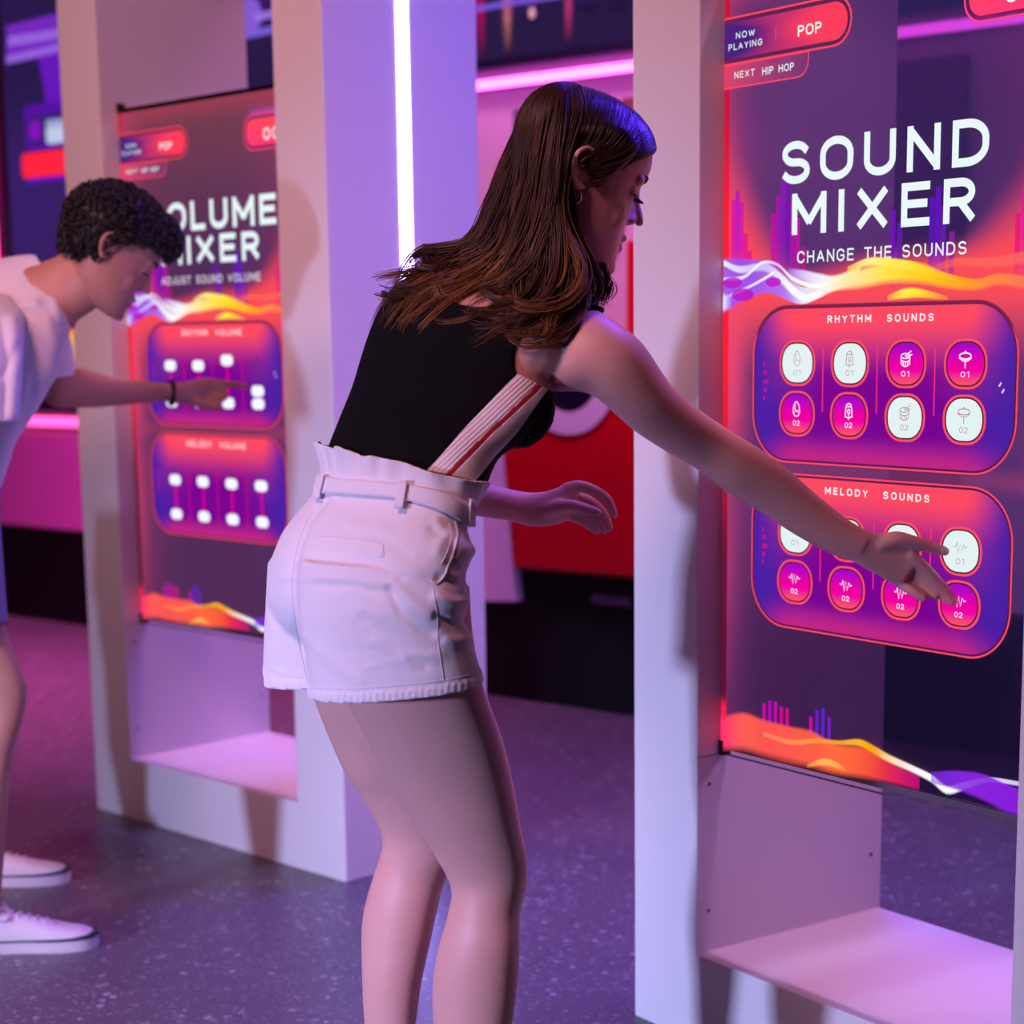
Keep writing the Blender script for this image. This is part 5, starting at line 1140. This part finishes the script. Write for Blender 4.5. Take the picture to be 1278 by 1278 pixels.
# shorts of the man
ms = Sculpt()
ms.limb([(-200, 600, 2, 600, 4.36, 4.17, .17), (-200, 660, 0, 650, 4.34, 4.14, .17), (-190, 700, 4, 700, 4.3, 4.12, .15)], ex=2.2)
ms.limb([(-160, 640, 0, 640, 4.28, 4.12, .13), (-142, 720, 6, 722, 4.21, 4.08, .125), (-112, 790, 10, 778, 4.16, 4.06, .118)], ex=2.1); ms.limb([(-200, 640, -70, 640, 4.5, 4.4, .12), (-190, 780, -55, 780, 4.55, 4.5, .115)], ex=2.1)
s_me = ms.fuse(.006, 3); V, N, T = arrays(s_me); a_, b_ = cut(V, T, V[:, 2]-P(0, 780, 4.1).z); so = link('shorts', from_arrays('shorts', a_, b_), mshort, None, True); solidify(so, .004, -1); add_m(so)
# bracelet of dark beads
br = [(214+3*math.sin(t), 490+14*math.cos(t), 4.79-.027*math.sin(t)) for t in np.linspace(0, 2*math.pi, 17)[:-1]]
bs = Sculpt()
for q in br: bs.ball(P(*q), (RT*.0062, FW*.0062, UP*.0062), 8)
add_m(link('bracelet', mesh('bracelet', bs.v, bs.f), M['lash'], None, True))
for q in (-1, 1):
    mb = MB().tube([mh.p(.0935, q*.012, .0225), mh.p(.092, q*.024, .027), mh.p(.083, q*.038, .027), mh.p(.073, q*.046, .021)], .0034, 8); add_m(mb.build('eyebrow', M['lash'], None, True))
    mb = MB().tube([mh.p(.0865-.010*t*t, q*(.031+.0135*t), -.0050+.002*t*t) for t in np.linspace(-1.05, 1.05, 9)], .0017, 6); add_m(mb.build('eyelashes', M['lash'], None, True))
# short curly hair: a thick cap with many small coils
curlm = hair_material('dark_curly_hair', '0b090b', '17110f', '2e2018')
hc2 = Sculpt(); hc2.ball(mh.p(-.014, 0, .040), (mh.f*.113*mh.k, mh.r*.090*mh.k, mh.u*.097*mh.k), 28); hc2.ball(mh.p(.050, 0, .075), (mh.f*.066*mh.k, mh.r*.066*mh.k, mh.u*.052*mh.k), 20); hc2.ball(mh.p(-.06, 0, -.005), (mh.f*.050*mh.k, mh.r*.066*mh.k, mh.u*.062*mh.k), 20)
cm = hc2.fuse(.006, 8); V, N, T = arrays(cm); d = V-np.array(mh.c); loc = np.stack([d@np.array(mh.f), d@np.array(mh.r), d@np.array(mh.u)], 1)/mh.k
keep = np.maximum(loc[:, 2]-(.052+.55*(loc[:, 0]-.06)*(loc[:, 0] < .06)), np.minimum(-.012-loc[:, 0], loc[:, 2]+.052))
kc, kf = cut(V, T, keep); kc, kf = largest(kc, kf); k_me = from_arrays('hair', kc, kf)
rm = np.random.default_rng(5); lines = []; rad = []; tone = []
tri = kf[rm.integers(0, len(kf), 2300)]
k_me.calc_loop_triangles(); kn = np.empty(len(k_me.vertices)*3); k_me.vertices.foreach_get('normal', kn); kn = kn.reshape(-1, 3)
for t in tri:
    w = rm.dirichlet((1, 1, 1)); c = (kc[t]*w[:, None]).sum(0); n = (kn[t]*w[:, None]).sum(0); n /= np.linalg.norm(n)+1e-9
    a = np.cross(n, rm.normal(0, 1, 3)); a /= np.linalg.norm(a)+1e-9; b = np.cross(n, a); r = rm.uniform(.005, .0105); tt = np.linspace(0, rm.uniform(5, 8), 12)
    lines.append(c+np.outer(np.cos(tt)*r, a)+np.outer(np.sin(tt)*r*.9, n*.8+b*.6)+np.outer(tt*.0009, b)+n*rm.uniform(-.002, .006)); rad.append(rm.uniform(.0012, .002)); t0 = rm.uniform(0, .6); tone.append((t0, t0+.3))
mhair = link('hair', strands_mesh('hair', lines, rad, tone), curlm, None, True); add_m(mhair); tag(mhair, 'short dark curly hair')
at = k_me.attributes.new('tone', 'FLOAT', 'POINT'); at.data.foreach_set('value', np.full(len(kc), .05, 'f')); kco = link('hair_core', k_me, curlm, None, True); kco.parent = mhair
sneaker(man, (-.935, 4.085), math.radians(7), 1.02); sneaker(man, (-1.115, 4.607), math.radians(8), 1.02)
# the woman's shoes, below the picture
for a, Y in ((588, 2.81), (490, 2.96)):
    q = Pz(a, Y, .05); sneaker(woman, (q.x+.20*math.cos(math.radians(35)), q.y+.20*math.sin(math.radians(35))), math.radians(35), .92)
# ------------------------------------------------------------------ lights
def area(name, loc, target, size, power, color, spread=math.pi, size_y=None):
    l = bpy.data.lights.new(name, 'AREA'); l.energy = power; l.color = lin(color); l.size = size; l.spread = spread
    if size_y: l.shape = 'RECTANGLE'; l.size_y = size_y
    o = bpy.data.objects.new(name, l); COL.objects.link(o); o.location = loc
    o.rotation_euler = (Vector(target)-Vector(loc)).to_track_quat('-Z', 'Y').to_euler(); return o
area('cool_stage_lamp', (-4.3, -.15, 1.35), (.12, 4.1, -.12), .32, 27, 'b6b9f8', math.radians(42))
area('warm_ceiling_lamp', (-1.4, 1.4, 3.3), (-.2, 4.3, 1.5), .9, 42, 'ffacb4', math.radians(110))
area('violet_floor_fill', (.7, 4.9, 3.3), (.15, 4.0, 0), 1.0, 34, '5c48ff', math.radians(95))  # added to strengthen the strips' violet on the floor between the kiosks
area('magenta_ceiling_lamp', (-2.3, 6.7, 3.3), (-2.2, 7.6, .3), .4, 55, 'ff60c4', math.radians(80))
area('pink_ceiling_lamp', (.0, 5.9, 3.3), (.1, 7.2, 1.4), 1.0, 40, 'ff90e0', math.radians(120))
area('blue_face_fill', (.47, 3.13, 2.0), (.14, 2.97, 1.52), .10, .9, '5028ff', math.radians(50))  # added to give her face the blue light of the display
area('rose_fill', (3.0, 3.2, 2.6), (-.1, 3.9, .9), .4, 5, 'e890e0', math.radians(60))  # added fill for the kiosk inner walls, with a pink rim on her
area('rosy_fill', (-2.5, 3.1, 3.3), (-1.0, 5.2, 1.6), .7, 17, 'ffb4bc', math.radians(95))  # added to warm the left kiosk front, where the warm lamp falls short
w = bpy.data.worlds.new('room_dark'); sc.world = w; w.use_nodes = True
w.node_tree.nodes['Background'].inputs[0].default_value = (*lin('8a78b0'), 1); w.node_tree.nodes['Background'].inputs[1].default_value = .06
